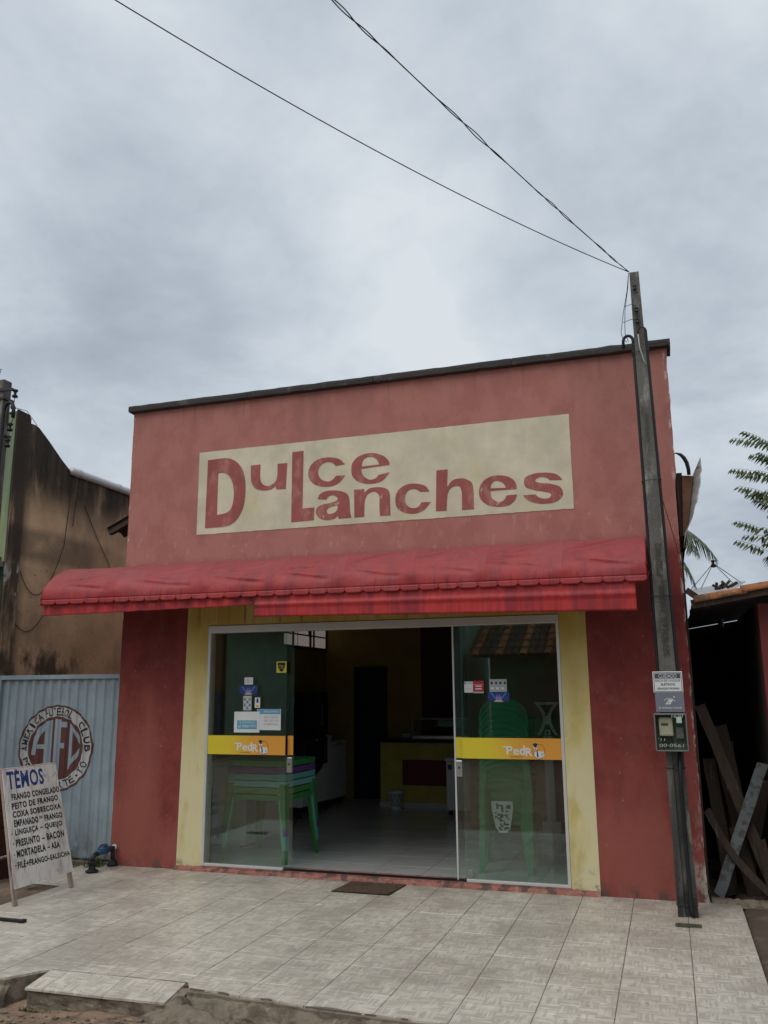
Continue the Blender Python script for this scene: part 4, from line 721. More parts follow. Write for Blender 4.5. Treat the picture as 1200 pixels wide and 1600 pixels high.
# insulators and loose loops near the top
for z_ in (4.92, 4.72, 4.62):
    c = pc(z_); MB().lathe([(.010, -.02), (.016, -.014), (.010, 0), (.016, .014), (.010, .02)], (c.x-.005, c.y-.062, z_), 10).build('insulator', dark_metal, pl)
for pp in ([(3.285, -.47, 5.06), (3.262, -.47, 4.9), (3.222, -.47, 4.72), (3.205, -.47, 4.62), (3.19, -.47, 4.53), (3.205, -.47, 4.47), (3.235, -.47, 4.44)],
           [(3.285, -.47, 5.06), (3.27, -.46, 4.93), (3.235, -.46, 4.74), (3.225, -.46, 4.60), (3.222, -.46, 4.52), (3.245, -.46, 4.45)],
           [(3.232, -.47, 4.76), (3.29, -.47, 4.775), (3.325, -.47, 4.755)], [(3.213, -.47, 4.62), (3.28, -.47, 4.64), (3.32, -.47, 4.625)]):
    MB().tube(pp, .0028, 5).build('loose_wire', dark_metal, pl, smooth=True)
MB().tube([(3.325, -.47, 4.5), (3.33, -.475, 4.38), (3.355, -.475, 4.27), (3.372, -.475, 4.22)], .006, 6).build('white_cable', print_grey, pl, smooth=True)
MB().tube([(3.395, -.44, 3.45), (3.42, -.38, 3.1), (3.50, -.2, 2.75), (3.535, .02, 2.60)], .003, 5).build('red_cable', flat('red_cable', (.12, .03, .02)), pl, smooth=True)
# warning sign and plate
sg = thing('warning_sign', 'white electric shock warning sign on the pole above the grey solar plate', 'sign', (3.355, -.56, 1.66))
MB().box(3.247, 3.462, -.505, -.497, 1.585, 1.742).build('board', print_white, sg, .004)
m_ = MB(); y = -.5065; P_ = lambda a, b, c, d: m_.box(a, b, y, y+.0010, c, d)
m_.m = 0
for a, b, c, d in ((3.254, 3.455, 1.733, 1.736), (3.254, 3.455, 1.591, 1.594), (3.254, 3.257, 1.594, 1.733), (3.452, 3.455, 1.594, 1.733)): P_(a, b, c, d)
P_(3.262, 3.447, 1.690, 1.727)
m_.m = 1; put_text(m_, 'CUIDADO', (3.290, -.5075, 1.694), (1, 0, 0), (0, 0, 1), .130, .028, -.005)
m_.m = 0; put_text(m_, 'RISCO DE CHOQUE', (3.266, -.5075, 1.664), (1, 0, 0), (0, 0, 1), .178, .019, .0); put_text(m_, 'ELÉTRICO', (3.305, -.5075, 1.638), (1, 0, 0), (0, 0, 1), .10, .020, .03); put_text(m_, 'GERAÇÃO PRÓPRIA', (3.275, -.5075, 1.606), (1, 0, 0), (0, 0, 1), .160, .019, .03)
m_.build('print', [print_navy if False else flat('print_charcoal', (.06, .07, .085)), print_white], sg, fix=False)
sg = thing('solar_plate', 'grey solar energy plate with sun panel logo on the pole above the meter', 'sign', (3.36, -.56, 1.51))
MB().box(3.256, 3.462, -.505, -.498, 1.440, 1.583).build('board', flat('slate_grey_plate', (.17, .18, .22), .35), sg, .002)
m_ = MB(); y = -.5065
m_.add([(3.325, y, 1.497), (3.362, y, 1.497), (3.385, y, 1.534), (3.350, y, 1.534)], [(0, 1, 2, 3)])
arc = [(3.355+.045*math.cos(a), 1.508+.036*math.sin(a)) for a in [R(150-k*12) for k in range(12)]]
m_.add([(x, y, z_) for x, z_ in arc]+[(3.355+(x-3.355)*.9, y, 1.508+(z_-1.508)*.9) for x, z_ in arc], [(k, k+1, k+13, k+12) for k in range(11)])
m_.add([(3.392+.006*math.cos(k), y, 1.552+.006*math.sin(k)) for k in range(6)], [tuple(range(6))])
put_text(m_, '3L ENERGIA SOLAR', (3.277, y, 1.466), (1, 0, 0), (0, 0, 1), .165, .013, .02)
m_.m = 1; m_.box(3.345, 3.349, y-.0012, y-.0005, 1.497, 1.534); m_.box(3.325, 3.385, y-.0012, y-.0005, 1.513, 1.516)
m_.build('print', [print_white, print_grey], sg, fix=False)
# meter box
mt = thing('electricity_meter', 'boxed electricity meter with clear cover strapped to the concrete pole', 'electric meter', (3.35, -.55, 1.29))
MB().box(3.236, 3.468, -.50, -.492, 1.160, 1.432).box(3.236, 3.246, -.60, -.50, 1.160, 1.432).box(3.458, 3.468, -.60, -.50, 1.160, 1.432).box(3.246, 3.458, -.60, -.50, 1.160, 1.170).box(3.246, 3.458, -.60, -.50, 1.422, 1.432).build('case', flat('smoke_grey_case', (.15, .16, .15), .4), mt, .004)
MB().box(3.25, 3.454, -.602, -.598, 1.172, 1.420).build('cover', glass_clear, mt)
mc = link('meter', MB().box(3.268, 3.368, -.56, -.50, 1.268, 1.405).mesh('meter', flat('cream_meter', (.62, .57, .44), .5)), mt)
mb_ = mc.modifiers.new('bevel', 'BEVEL'); mb_.width = .008; mb_.segments = 2
MB().box(3.285, 3.335, -.563, -.5605, 1.345, 1.362).build('display', flat('lcd', (.12, .12, .10), .3), mc); MB().box(3.29, 3.355, -.562, -.5605, 1.285, 1.297).build('label_print', print_white, mc)
MB().box(3.388, 3.44, -.54, -.50, 1.25, 1.33).build('breaker', flat('grey_breaker', (.20, .20, .19)), mt, .003)
MB().box(3.395, 3.432, -.604, -.6025, 1.365, 1.408).build('sticker', flat('pale_teal_sticker', (.38, .52, .47)), mt)
m_ = MB()
for s_, x_, z_, w_, h_ in (('1630', 3.362, 1.403, .080, .024), ("'11", 3.258, 1.235, .045, .020), ('00·0561', 3.262, 1.192, .17, .024)):
    m_ = MB(); put_text(m_, s_, (x_, -.6035, z_), (1, .0, .0), (0, 0, 1), w_, h_, -.012, .15); m_.build('painted_number', flat('chalky_marker', (.42, .44, .43)), mt, fix=False)
m_ = MB()
m_ = MB()
for k in range(4): m_.tube([(3.275+.024*k, -.53, 1.268), (3.28+.024*k, -.525, 1.23), (3.30+.02*k, -.52, 1.18)], .004, 5)
m_.build('wiring', dark_metal, mt)

# wires overhead
def sagline(p, q, sag, n=24, wob=0.):
    p, q = Vector(p), Vector(q); o = []
    for k in range(n+1):
        t_ = k/n; v_ = p.lerp(q, t_); v_.z -= sag*4*t_*(1-t_); o.append(v_)
    return o
A_ = Vector((3.285, -.47, 5.07)); E1 = Vector((.676, -4, 5.431)); E2 = Vector((1.991, -4, 5.041))
def ext(A0, E, k): return A0+(E-A0)*k
def wirecurve(A0, E, k, sag, r, name, label, twist=False):
    q = ext(A0, E, k); pts = []
    for i in range(61):
        t_ = (i/60); v_ = A0.lerp(q, t_); g = t_*k
        v_.z -= sag*4*g*(1-g) if g < 1 else -sag*4*(g-1)*g
        pts.append(v_)
    if not twist: o = MB().tube(pts, r, 6).build(name, black_m, smooth=True); tag(o, label, 'wire'); return
    root = thing(name, label, 'wire', A0)
    for s_ in (0, 1):
        dense = []
        for i in range(60):
            for j in range(4): dense.append(pts[i].lerp(pts[i+1], j/4))
        for i, v_ in enumerate(dense):
            a = i*.42+s_*PI+.8*math.sin(i*.11); v_ += Vector((math.cos(a), math.sin(a), math.sin(a*.7)))*(.0036+.003*math.sin(i*.17))
        MB().tube(dense, r, 5).build('conductor', black_m, root, smooth=True)
wirecurve(A_, E1, 1.9, .10, .0036, 'overhead_wire', 'thin single wire running from the pole top to the upper left')
wirecurve(A_, E2, 1.9, .025, .0034, 'overhead_wire', 'twisted pair of wires running steeply up from the pole top', True)

# ================================================================== LEFT NEIGHBOUR
nb = thing('neighbour_building', 'neighbouring building with tall stained ochre side wall and green front edge', 'building', (-3.4, 0, 0))
XW = -3.40
prof = [(0, -.2), (12, -.2), (12, 4.22), (2.3, 4.22), (.99, 4.255), (.80, 4.36), (.55, 4.53), (.36, 4.645), (.30, 4.66), (.215, 4.655), (.205, 4.735), (.19, 4.745), (.0, 4.735)]
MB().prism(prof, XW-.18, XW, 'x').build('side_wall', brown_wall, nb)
MB().prism([(-.012, -.2), (.2, -.2), (.2, 4.70), (.16, 4.74), (-.012, 4.75)], XW-.0, XW+.022, 'x').build('corner_pilaster', brown_wall, nb)
MB().box(-7.5, XW-.002, -.02, -.001, 3.02, 4.72).build('front_wall_upper', green_pale, nb)
MB().box(-7.5, XW-.002, -.02, -.001, -.2, 2.96).build('front_wall_lower', green_dark, nb)
MB().box(-7.5, XW-.18, .0, .15, -.2, 4.7).build('front_masonry', concrete, nb)
MB().box(-7.5, XW-.004, -.16, -.021, 2.962, 3.018).build('ledge', concrete, nb)
for k in range(9): MB().grid(lambda u, v_, k=k: (-3.44-.2*k-.19*u, -.25+.25*v_, 3.025+.03*math.sin(u*PI)+.05*v_), 5, 2).build('ledge_tile', clay, nb, fix=False)
pvc = flat('white_pvc', (.58, .60, .62), .4)
MB().tube([(XW+.02, .95, 4.27), (XW+.02, 8, 4.25)], .05, 10).build('gutter_pipe', pvc, nb, smooth=True)
MB().tube([(XW+.02, 1.05, 4.27), (XW+.02, 1.10, 4.27)], .056, 10).build('pipe_collar', pvc, nb, smooth=True)
MB().tube([(XW+.02, 1.85, 4.27), (XW+.02, 1.90, 4.27)], .056, 10).build('pipe_collar', pvc, nb, smooth=True)
cab = dark_metal
def hang(p, q, drop_, name, label, r=.0035, n=20):
    pts = []
    p, q = Vector(p), Vector(q)
    for k in range(n+1): t_ = k/n; v_ = p.lerp(q, t_); v_.z -= drop_*(1-(2*t_-1)**2); v_.x = XW+.012; pts.append(v_)
    return pts
t = thing('wall_cables', 'thin loose black cables looping down the stained ochre side wall', 'cables', (XW, 0, 2.8))
for pp in (
           hang((XW, .22, 2.95), (XW, .92, 3.35), .42, '', ''), hang((XW, .03, 2.62), (XW, .75, 2.68), .36, '', ''),
           hang((XW, 1.0, 4.24), (XW, .92, 3.35), 0, '', ''), hang((XW, 1.12, 4.2), (XW, 1.05, 3.6), 0, '', ''),
           hang((XW, 1.25, 3.9), (XW, 1.8, 3.25), .03, '', ''), hang((XW, 1.8, 3.25), (XW, 2.3, 3.0), .25, '', '')):
    MB().tube(pp, .0042, 5).build('cable', cab, t, smooth=True)
MB().tube([(-3.25, -.42, 4.78), (-3.34, -.2, 4.72), (XW-.02, .16, 4.79), (XW-.02, .35, 4.67)], .0035, 5).build('cable', cab, t, smooth=True)
# pole at the far left
lp = thing('utility_pole', 'dark concrete utility pole at the left edge before the green wall', 'pole', (-3.24, -.40, 0))
def lpc(z_): return Vector((-3.26+.022*(z_/4.9), -.40, z_))
MB().frust((-3.262, -.40, -.1), .060, .07, (-3.245, -.40, 4.93), .050, .06).build('shaft', pole_m, lp, .012)
MB().bar((-3.55, -.47, 4.83), (-3.06, -.47, 4.79), .028, .028).build('cross_bracket', dark_metal, lp)
for x, z_ in ((-3.055, 4.755), (-3.065, 4.565)):
    MB().lathe([(.006, -.05), (.028, -.045), (.032, -.03), (.014, -.012), (.014, .008), (.030, .025), (.026, .04), (.006, .045)], (x, -.44, z_), 12).build('insulator', black_m, lp, smooth=True)
for x, z_ in ((-3.085, 4.385), (-3.10, 4.21)): MB().lathe([(.006, -.05), (.028, -.045), (.032, -.03), (.014, -.012), (.014, .008), (.030, .025), (.026, .04), (.006, .045)], (x, -.44, z_), 12).build('insulator', black_m, lp, smooth=True)
MB().tube([(-3.055, -.44, 4.73), (-3.06, -.44, 4.62), (-3.045, -.44, 4.5), (-3.085, -.44, 4.39), (-3.10, -.44, 4.2), (-3.11, -.44, 4.15)], .004, 5).build('riser_wire', cab, lp, smooth=True)
pts = [(-3.150-.012*(4.55-z_), -.475, z_) for z_ in lin(2.6, 4.55, 6)]+[(-3.150+.062*(1-math.cos(PI*k/8)), -.475, 4.55+.095*math.sin(PI*k/8)) for k in range(1, 9)]+[(-3.024, -.475, 4.47)]
MB().tube(pts, .020, 8).build('conduit', black_m, lp, smooth=True)
for z_ in (4.7, 4.3): MB().box(-3.31, -3.165, -.478, -.32, z_, z_+.022).build('clamp', dark_metal, lp)
MB().tube([(-3.26, -.47, 4.80), (-3.23, -.5, 4.97), (-3.21, -.5, 5.03), (-3.26, -.55, 4.95), (-3.5, -.8, 4.9)], .004, 5).build('top_wire', cab, lp, smooth=True)

# ================================================================== GATE
gt = thing('corrugated_gate', 'blue grey corrugated metal gate painted with a round football club crest', 'gate', (-2.62, .05, 0))
GP = .1075
def gy(x):
    t_ = ((x+3.4)/GP) % 1.0
    s_ = max(-1, min(1, 2.2*math.sin(2*PI*t_)))
    return .050-.0085*s_
xsn = [-3.335+GP/12*k for k in range(int((3.335-1.89)/(GP/12))+1)]
m_ = MB()
for x in xsn:
    for z_ in lin(.035, 1.755, 12): m_.v.append((x, gy(x), z_))
for i in range(len(xsn)-1):
    for j in range(12): m_.f.append((i*13+j, (i+1)*13+j, (i+1)*13+j+1, i*13+j+1)); m_.mi.append(0)
o = m_.build('corrugated_sheet', gate_m, gt, fix=False); s_ = o.modifiers.new('solid', 'SOLIDIFY'); s_.thickness = .002; s_.offset = 1
MB().box(-3.37, -1.87, .02, .065, 1.756, 1.80).build('top_rail', gate_m, gt, .003)
MB().box(-3.37, -1.87, .066, .09, .015, .06).build('bottom_rail', gate_m, gt, .003)
MB().box(-3.385, -3.34, .02, .065, .015, 1.755).build('gate_stile', gate_m, gt, .003)
MB().box(-1.888, -1.868, .02, .065, .015, 1.755).build('gate_stile', gate_m, gt, .003)
MB().box(-3.4, -1.87, .0, .12, -.12, .012).build('threshold', slab_m, gt)
# crest, following the corrugations
CX, CZ, RX, RZ = -2.613, 1.068, .452, .428
def crest(name, polys, m, off):
    bm = bmesh.new()
    for P_ in polys:
        vs = [bm.verts.new((x, 0, z_)) for x, z_ in P_[0]]
        for f in P_[1]:
            try: bm.faces.new([vs[i] for i in f])
            except ValueError: pass
    x = -3.335
    while x < -1.88:
        g = bm.verts[:]+bm.edges[:]+bm.faces[:]
        bmesh.ops.bisect_plane(bm, geom=g, plane_co=(x, 0, 0), plane_no=(1, 0, 0)); x += GP/12
    me = bpy.data.meshes.new(name); bmesh.ops.triangulate(bm, faces=bm.faces[:])
    for v_ in bm.verts: v_.co.y = gy(v_.co.x)-off-.0025
    bm.to_mesh(me); bm.free(); me.materials.append(m); return link(name, me, gt)
def ring(r0, r1, n=64):
    vs = [(CX+RX*r*math.cos(2*PI*k/n)*(1+.012*math.sin(k*1.9)), CZ+RZ*r*math.sin(2*PI*k/n)*(1+.012*math.cos(k*2.3))) for r in (r0, r1) for k in range(n)]
    return (vs, [(k, (k+1) % n, n+(k+1) % n, n+k) for k in range(n)])
def disc2(r, n=64): return ([(CX+RX*r*math.cos(2*PI*k/n), CZ+RZ*r*math.sin(2*PI*k/n)) for k in range(n)], [tuple(range(n))])
crest('crest_ring', [ring(.72, .965)], emb_white, .0015)
crest('crest_outline', [ring(.955, 1.0), ring(.675, .735)], emb_red, .003)
crest('crest_field', [disc2(.69)], emb_red, .0012)
def P4(x0, z0, x1, z1): return ([(CX+RX*x0, CZ+RZ*z0), (CX+RX*x1, CZ+RZ*z0), (CX+RX*x1, CZ+RZ*z1), (CX+RX*x0, CZ+RZ*z1)], [(0, 1, 2, 3)])
def PG(pts): return ([(CX+RX*a, CZ+RZ*b) for a, b in pts], [tuple(range(len(pts)))])
crest('crest_initials', [PG([(-.67, -.17), (-.53, -.17), (-.50, .10), (-.42, .32), (-.31, .42), (-.31, .60), (-.48, .47), (-.62, .24)]), P4(-.49, -.02, -.31, .08), PG([(-.30, -.60), (-.13, -.66), (-.13, .66), (-.30, .61)]),
      PG([(-.04, -.66), (.10, -.66), (.10, .67), (-.04, .68)]), P4(.10, .48, .28, .61), P4(.10, .0, .24, .12),
      PG([(.34, -.50), (.45, -.36), (.45, .50), (.34, .58)]), PG([(.455, .49), (.455, .40), (.60, .12), (.67, .10), (.64, .24)]), PG([(.455, -.35), (.455, -.22), (.60, -.02), (.67, .02), (.60, -.18)])], gate_m, .0024)
def arc_text(txt, r, a0, a1, h, flip=False):
    out_ = []; n = len(txt)
    for i, c in enumerate(txt):
        if c == ' ': continue
        a = R(a0+(a1-a0)*(i+.5)/n); vs, fs = text_data(c, .03)
        wd = abs(R(a1-a0))/n*r*.80*(.45 if c in 'I-' else 1); hh = h*(.25 if c == '-' else 1)
        ur = Vector((math.cos(a), math.sin(a))); ut = Vector((math.sin(a), -math.cos(a)))
        if flip: ur, ut = -ur, -ut
        base = Vector((math.cos(a), math.sin(a)))*r
        pts = []
        for p, q in vs:
            v_ = base+ut*((p-.5)*wd)+ur*((q-.5)*hh); pts.append((CX+RX*v_.x, CZ+RZ*v_.y))
        out_.append((pts, fs))
    return out_
crest('crest_lettering', arc_text('AMERICA', .845, 186, 118, .17)+arc_text('FUTEBOL', .845, 114, 62, .18)+arc_text('CLUB', .845, 46, -6, .17)+arc_text('PRAIA NORTE-TO', .845, 195, 340, .16, True), emb_black, .0042)

# ================================================================== MENU A-BOARD
ab = thing('menu_board', 'whitewashed folding menu board listing frozen chicken cuts before the gate', 'sandwich board', (-1.7, -1.26, 0))
Y0, Y1 = -1.605, -.915
TL_, TR_, BL_, BR_ = Vector((-1.752, -1.655, 1.018)), Vector((-1.750, -1.022, 1.022)), Vector((-1.585, -1.603, .125)), Vector((-1.577, -.912, .128))
nrm = (BR_-BL_).cross(TL_-BL_).normalized()
if nrm.x < 0: nrm = -nrm
m_ = MB(); vs = [BL_, BR_, TR_, TL_]; m_.add([q for q in vs]+[q-nrm*.008 for q in vs], [(0, 1, 2, 3), (7, 6, 5, 4), (0, 4, 5, 1), (1, 5, 6, 2), (2, 6, 7, 3), (3, 7, 4, 0)]).build('panel', board_m, ab)
def leg(p, q, w_=.042): MB().bar(p, q, w_, .022, (1, 0, 0)).build('leg', legwood, ab, .003)
dl = (TL_-BL_).normalized()
leg(Vector((-1.582, -1.590, .002)), TL_-nrm*.021+Vector((0, .018, 0))); leg(Vector((-1.578, -.925, .002)), TR_-nrm*.021+Vector((0, -.018, 0)))
leg(Vector((-1.985, -1.575, .0)), TL_-nrm*.05+Vector((0, .02, -.02))); leg(Vector((-1.985, -.99, .0)), TR_-nrm*.05+Vector((0, -.03, -.02)))
MB().bar((-1.93, -1.56, .30), (-1.93, -1.02, .30), .03, .015).build('rear_rail', legwood, ab)
MB().bar(TL_-nrm*.03+Vector((0, -.005, .002)), TR_-nrm*.03+Vector((0, .005, .002)), .05, .014).build('top_strip', legwood, ab)
def bd(u_, v_, off=.0012):
    """u_ across 0..1, v_ down 0..1"""
    return TL_.lerp(TR_, u_).lerp(BL_.lerp(BR_, u_), v_)+nrm*off
def bline(txt, u0, u1, v0a, v0b, h0, h1, m, bold=.035, name='painted_line'):
    vs, fs = text_data(txt, bold); m_ = MB()
    m_.add([bd(u0+(u1-u0)*a, (v0a+(v0b-v0a)*a)-(h0+(h1-h0)*a)*b) for a, b in vs], fs); m_.build(name, m, ab, fix=False)
bline('TEMOS', .062, .724, .179, .172, .160, .142, ink_blue, .04)
bline('.', .225, .255, .026, .026, .018, .018, ink_blue)
for row in (('FRANGO CONGELADO', .107, .985, .271, .268, .055, .053), ('PEITO DE FRANGO', .096, .936, .350, .340, .056, .050), ('COXA SOBRECOXA', .094, .959, .420, .419, .056, .048),
            ('LINGUIÇA', .10, .50, .580, .580, .062, .060), ('– QUEIJO', .53, .938, .576, .587, .055, .062), ('PRESUNTO', .095, .50, .665, .668, .063, .062), ('– BACON', .54, .939, .668, .675, .060, .063),
            ('MORTADELA', .09, .58, .755, .757, .065, .060), ('– ASA', .61, .832, .755, .760, .058, .056), ('FILÉ+FRANGO–SALSICHA', .085, .985, .845, .851, .070, .056),
            ('EMPANADO', .10, .52, .499, .500, .062, .056), ('FRANGO', .63, .96, .499, .501, .054, .052), ('DE', .545, .60, .470, .470, .022, .022)):
    bline(*row, ink_black, .06)
for v_ in (.555, .64, .73, .82): bline('.', .045, .063, v_, v_, .012, .012, ink_black)

# brown wooden box at the far left
t = thing('wooden_crate', 'dark brown wooden crate with black top at the left edge of the picture', 'crate', (-2.75, -.75, -.03))
for k in range(6): MB().box(-3.1, -2.50, -1.02+.0, -.998, -.03+.15*k+.002, -.03+.15*(k+1)-.002).build('plank', wood_brown, t, .002)
for k in range(6): MB().box(-2.50, -2.48, -1.02, -.56, -.03+.15*k+.002, -.03+.15*(k+1)-.002).build('plank', wood_brown, t, .002)
MB().box(-3.1, -2.502, -.996, -.56, -.03, .86).build('inner_box', wood_brown, t)
MB().box(-3.12, -2.46, -1.04, -.54, .872, .91).build('lid', black_m, t, .003)

# water meter on its risers
wt = thing('water_meter', 'blue water meter on black pipe risers beside the corner of the red wall', 'water meter', (-1.81, -.2, 0))
bluep = flat('blue_meter_plastic', (.018, .055, .13), .5); blkp = flat('black_pipe', (.015, .016, .02), .5)
MB().lathe([(.055, 0), (.060, .018), (.034, .030), (.026, .075), (.046, .080), (.046, .094), (.022, .10)], (-1.80, -.355, 0), 14).build('flange_riser', blkp, wt, smooth=False)
MB().tube([(-1.80, -.355, .09), (-1.80, -.355, .125), (-1.80, -.33, .148), (-1.80, -.27, .155)], .020, 10).build('elbow', blkp, wt, smooth=True)
MB().tube([(-1.80, -.29, .155), (-1.80, -.08, .165)], .026, 10).build('meter_pipe', bluep, wt, smooth=True)
MB().lathe([(.042, -.03), (.052, -.022), (.052, .02), (.044, .03)], (-1.80, -.20, .168), 14).build('meter_body', bluep, wt, smooth=False)
MB().lathe([(.040, 0), (.040, .012), (.034, .016)], (-1.80, -.20, .198), 14, Matrix.Rotation(R(14), 4, 'X')).build('meter_lid', flat('navy_lid', (.012, .02, .045), .4), wt)
MB().tube([(-1.80, -.09, .165), (-1.80, -.03, .166)], .018, 10).build('outlet_pipe', blkp, wt, smooth=True)
MB().tube([(-1.80, -.05, .17), (-1.80, -.045, .0)], .020, 10).build('riser', blkp, wt, smooth=True)
MB().lathe([(.048, 0), (.05, .02), (.036, .05), (.024, .06)], (-1.80, -.045, 0), 12).build('base_flange', blkp, wt)
MB().lathe([(.026, -.009), (.026, .009)], (-1.80, -.032, .168), 12, Matrix.Rotation(R(90), 4, 'X')).build('white_nut', print_white, wt)
# grass tuft behind it
gr = mat('weed_green', (.055, .085, .03), .7, [((.13, .14, .05), (20, 20, 20), .5, .6, None, .7)], spec=.2)
m_ = MB()
for k in range(240):
    x, y = random.gauss(-1.97, .045), random.gauss(-.10, .05); h = random.uniform(.04, .13); a = random.random()*6.28; b = random.uniform(.01, .06)
    p0 = Vector((x, y, -.03)); p1 = p0+Vector((math.cos(a)*b*.4, math.sin(a)*b*.4, h*.7)); p2 = p0+Vector((math.cos(a)*b, math.sin(a)*b, h)); s_ = Vector((-math.sin(a), math.cos(a), 0))*.0035
    m_.add([p0-s_, p0+s_, p1+s_*.8, p1-s_*.8, p2], [(0, 1, 2, 3), (3, 2, 4)])
tag(m_.build('grass_tuft', gr, fix=False), 'green tuft of weeds growing behind the blue water meter', 'weeds', kind='stuff')
m_ = MB()
for k in range(160):
    x, y = random.gauss(1.02, .05), -3.05+random.gauss(0, .02); h = random.uniform(.01, .035); a = random.random()*6.28; b = random.uniform(.01, .03)
    if k % 3 == 0: x = random.gauss(-.20, .05); y = -3.03
    p0 = Vector((x, y, gz(x, y))); p2 = p0+Vector((math.cos(a)*b, math.sin(a)*b, h)); s_ = Vector((-math.sin(a), math.cos(a), 0))*.004
    m_.add([p0-s_, p0+s_, p2], [(0, 1, 2)])
tag(m_.build('moss_and_weeds', gr, fix=False), kind='stuff')

# ================================================================== INSIDE THE SHOP
FZ = .03
GRP = 'stacked square plastic tables'
tabs = [(tgreen, 'green plastic table with the longest legs, topmost of the table stack'), (tpurple, 'purple plastic table second from the top of the table stack'), (tteal, 'teal plastic table just under the purple one'),
        (tlteal, 'pale teal plastic table third from the bottom of the stack'), (tolive, 'leaf green plastic table second from the bottom of the stack'), (tgreen, 'green plastic table at the bottom of the table stack')]
TH = .612
def table_meshes():
    a = .322; mt_ = MB()
    mt_.box(-a, a, -a, a, TH-.022, TH)
    ap = MB()
    for s_ in (-1, 1):
        ap.frust((0, s_*(a-.006), TH-.052), a, .0045, (0, s_*(a-.008), TH-.0225), a-.004, .0045)
        ap.frust((s_*(a-.006), 0, TH-.052), .0045, a-.006, (s_*(a-.008), 0, TH-.0225), .0045, a-.010)
    lg = []
    for sx in (-1, 1):
        for sy in (-1, 1):
            m_ = MB(); k = .028
            # L-shaped leg: two tapering blades that splay outwards to the floor
            t0x, t0y = sx*(a-.014), sy*(a-.014); b0x, b0y = sx*(a+k), sy*(a+k)
            for hx, hy, bx, by in ((.042, .004, .021, .004), (.004, .042, .004, .021)):
                m_.frust((b0x-sx*bx, b0y-sy*by, 0), bx, by, (t0x-sx*hx, t0y-sy*hy, TH-.024), hx, hy)
            lg.append(m_)
    return mt_, ap, lg
mt_, ap_, lg_ = table_meshes()
tilt = R(-3); TC = Vector((-.475, .655, 0)); PITCH = .063
cache = {}
for i, (m_, lab) in enumerate(reversed(tabs)):
    root = thing('plastic_table', lab, 'table', (TC.x, TC.y, FZ+PITCH*i), GRP); root.rotation_euler = (0, 0, tilt)
    for nm, b_ in [('table_top', mt_), ('apron', ap_)]+[('leg', q) for q in lg_]:
        key = (id(b_), m_.name)
        if key not in cache: cache[key] = b_.mesh(nm, m_)
        o = bpy.data.objects.new(nm, cache[key]); COL.objects.link(o); o.parent = root

# stacked monobloc chairs, seen from behind
def chair_parts():
    P = {}
    # local frame: back of the chair faces -y (towards the door)
    def shell(u, v_):     # backrest: arched rail
        a = PI*u; r = 1-.0*v_
        return None
    n = 14; m_ = MB()
    outer = [(.205*math.cos(PI-PI*k/n)*(1+.10*math.sin(PI*k/n)), .60+.20*max(0, math.sin(PI*k/n))**.75) for k in range(n+1)]
    outer = [(-.19, .40)]+outer+[(.19, .40)]
    inner = [(x*.80, .40+(z_-.40)*.86) for x, z_ in outer]; N_ = len(outer)
    def by(x, z_): return -.22-.16*(z_-.40)+.35*x*x
    vs = []
    for L_ in (outer, inner):
        for dy in (0, .010): vs += [(x, by(x, z_)+dy, z_) for x, z_ in L_]
    for k in range(N_-1):
        m_.f += [(k, k+1, 2*N_+k+1, 2*N_+k), (N_+k, 3*N_+k, 3*N_+k+1, N_+k+1), (k, N_+k, N_+k+1, k+1), (2*N_+k, 2*N_+k+1, 3*N_+k+1, 3*N_+k)]
    m_.v = vs; m_.mi = [0]*len(m_.f)
    m_.tube([(x*1.01, by(x, z_)-.008, z_+.002) for x, z_ in outer], .0125, 6); P['back_rail'] = m_
    m_ = MB(); m_.grid(lambda u, v_: ((u-.5)*.30*(1-.15*v_), by((u-.5)*.3, .40+.30*v_)+.022, .40+.345*v_-.0*u), 8, 8)
    P['back_panel'] = m_
    m_ = MB(); m_.grid(lambda u, v_: ((u-.5)*.40, -.21+.42*v_, .405+.02*v_-.025*math.sin(PI*u)*math.sin(PI*v_)), 8, 8); m_.grid(lambda u, v_: ((u-.5)*.40, -.21+.42*v_, .39+.02*v_-.025*math.sin(PI*u)*math.sin(PI*v_)), 8, 8)
    m_.box(-.20, .20, .205, .215, .385, .42); P['seat'] = m_
    for nm, sx, sy in (('leg', -1, -1), ('leg.b', 1, -1), ('leg.c', -1, 1), ('leg.d', 1, 1)):
        m_ = MB(); bx, by_ = sx*.235, (-.27 if sy < 0 else .25); tx, ty = sx*.19, (-.205 if sy < 0 else .20)
        m_.frust((bx-sx*.022, by_, 0), .022, .004, (tx-sx*.03, ty, .41), .03, .004); m_.frust((bx, by_-sy*.018, 0), .004, .018, (tx, ty-sy*.026, .41), .004, .026); P[nm] = m_
    for nm, sx in (('armrest', -1), ('armrest.b', 1)):
        m_ = MB(); m_.tube([(sx*.20, -.235, .62), (sx*.235, -.12, .63), (sx*.245, .08, .62), (sx*.235, .16, .57), (sx*.20, .20, .42)], [.014, .016, .018, .016, .014], 6); P[nm] = m_
    return P
CP = {k.split('.')[0]+k[-2:] if '.' in k else k: b_.mesh(k.split('.')[0], cgreen) for k, b_ in chair_parts().items()}
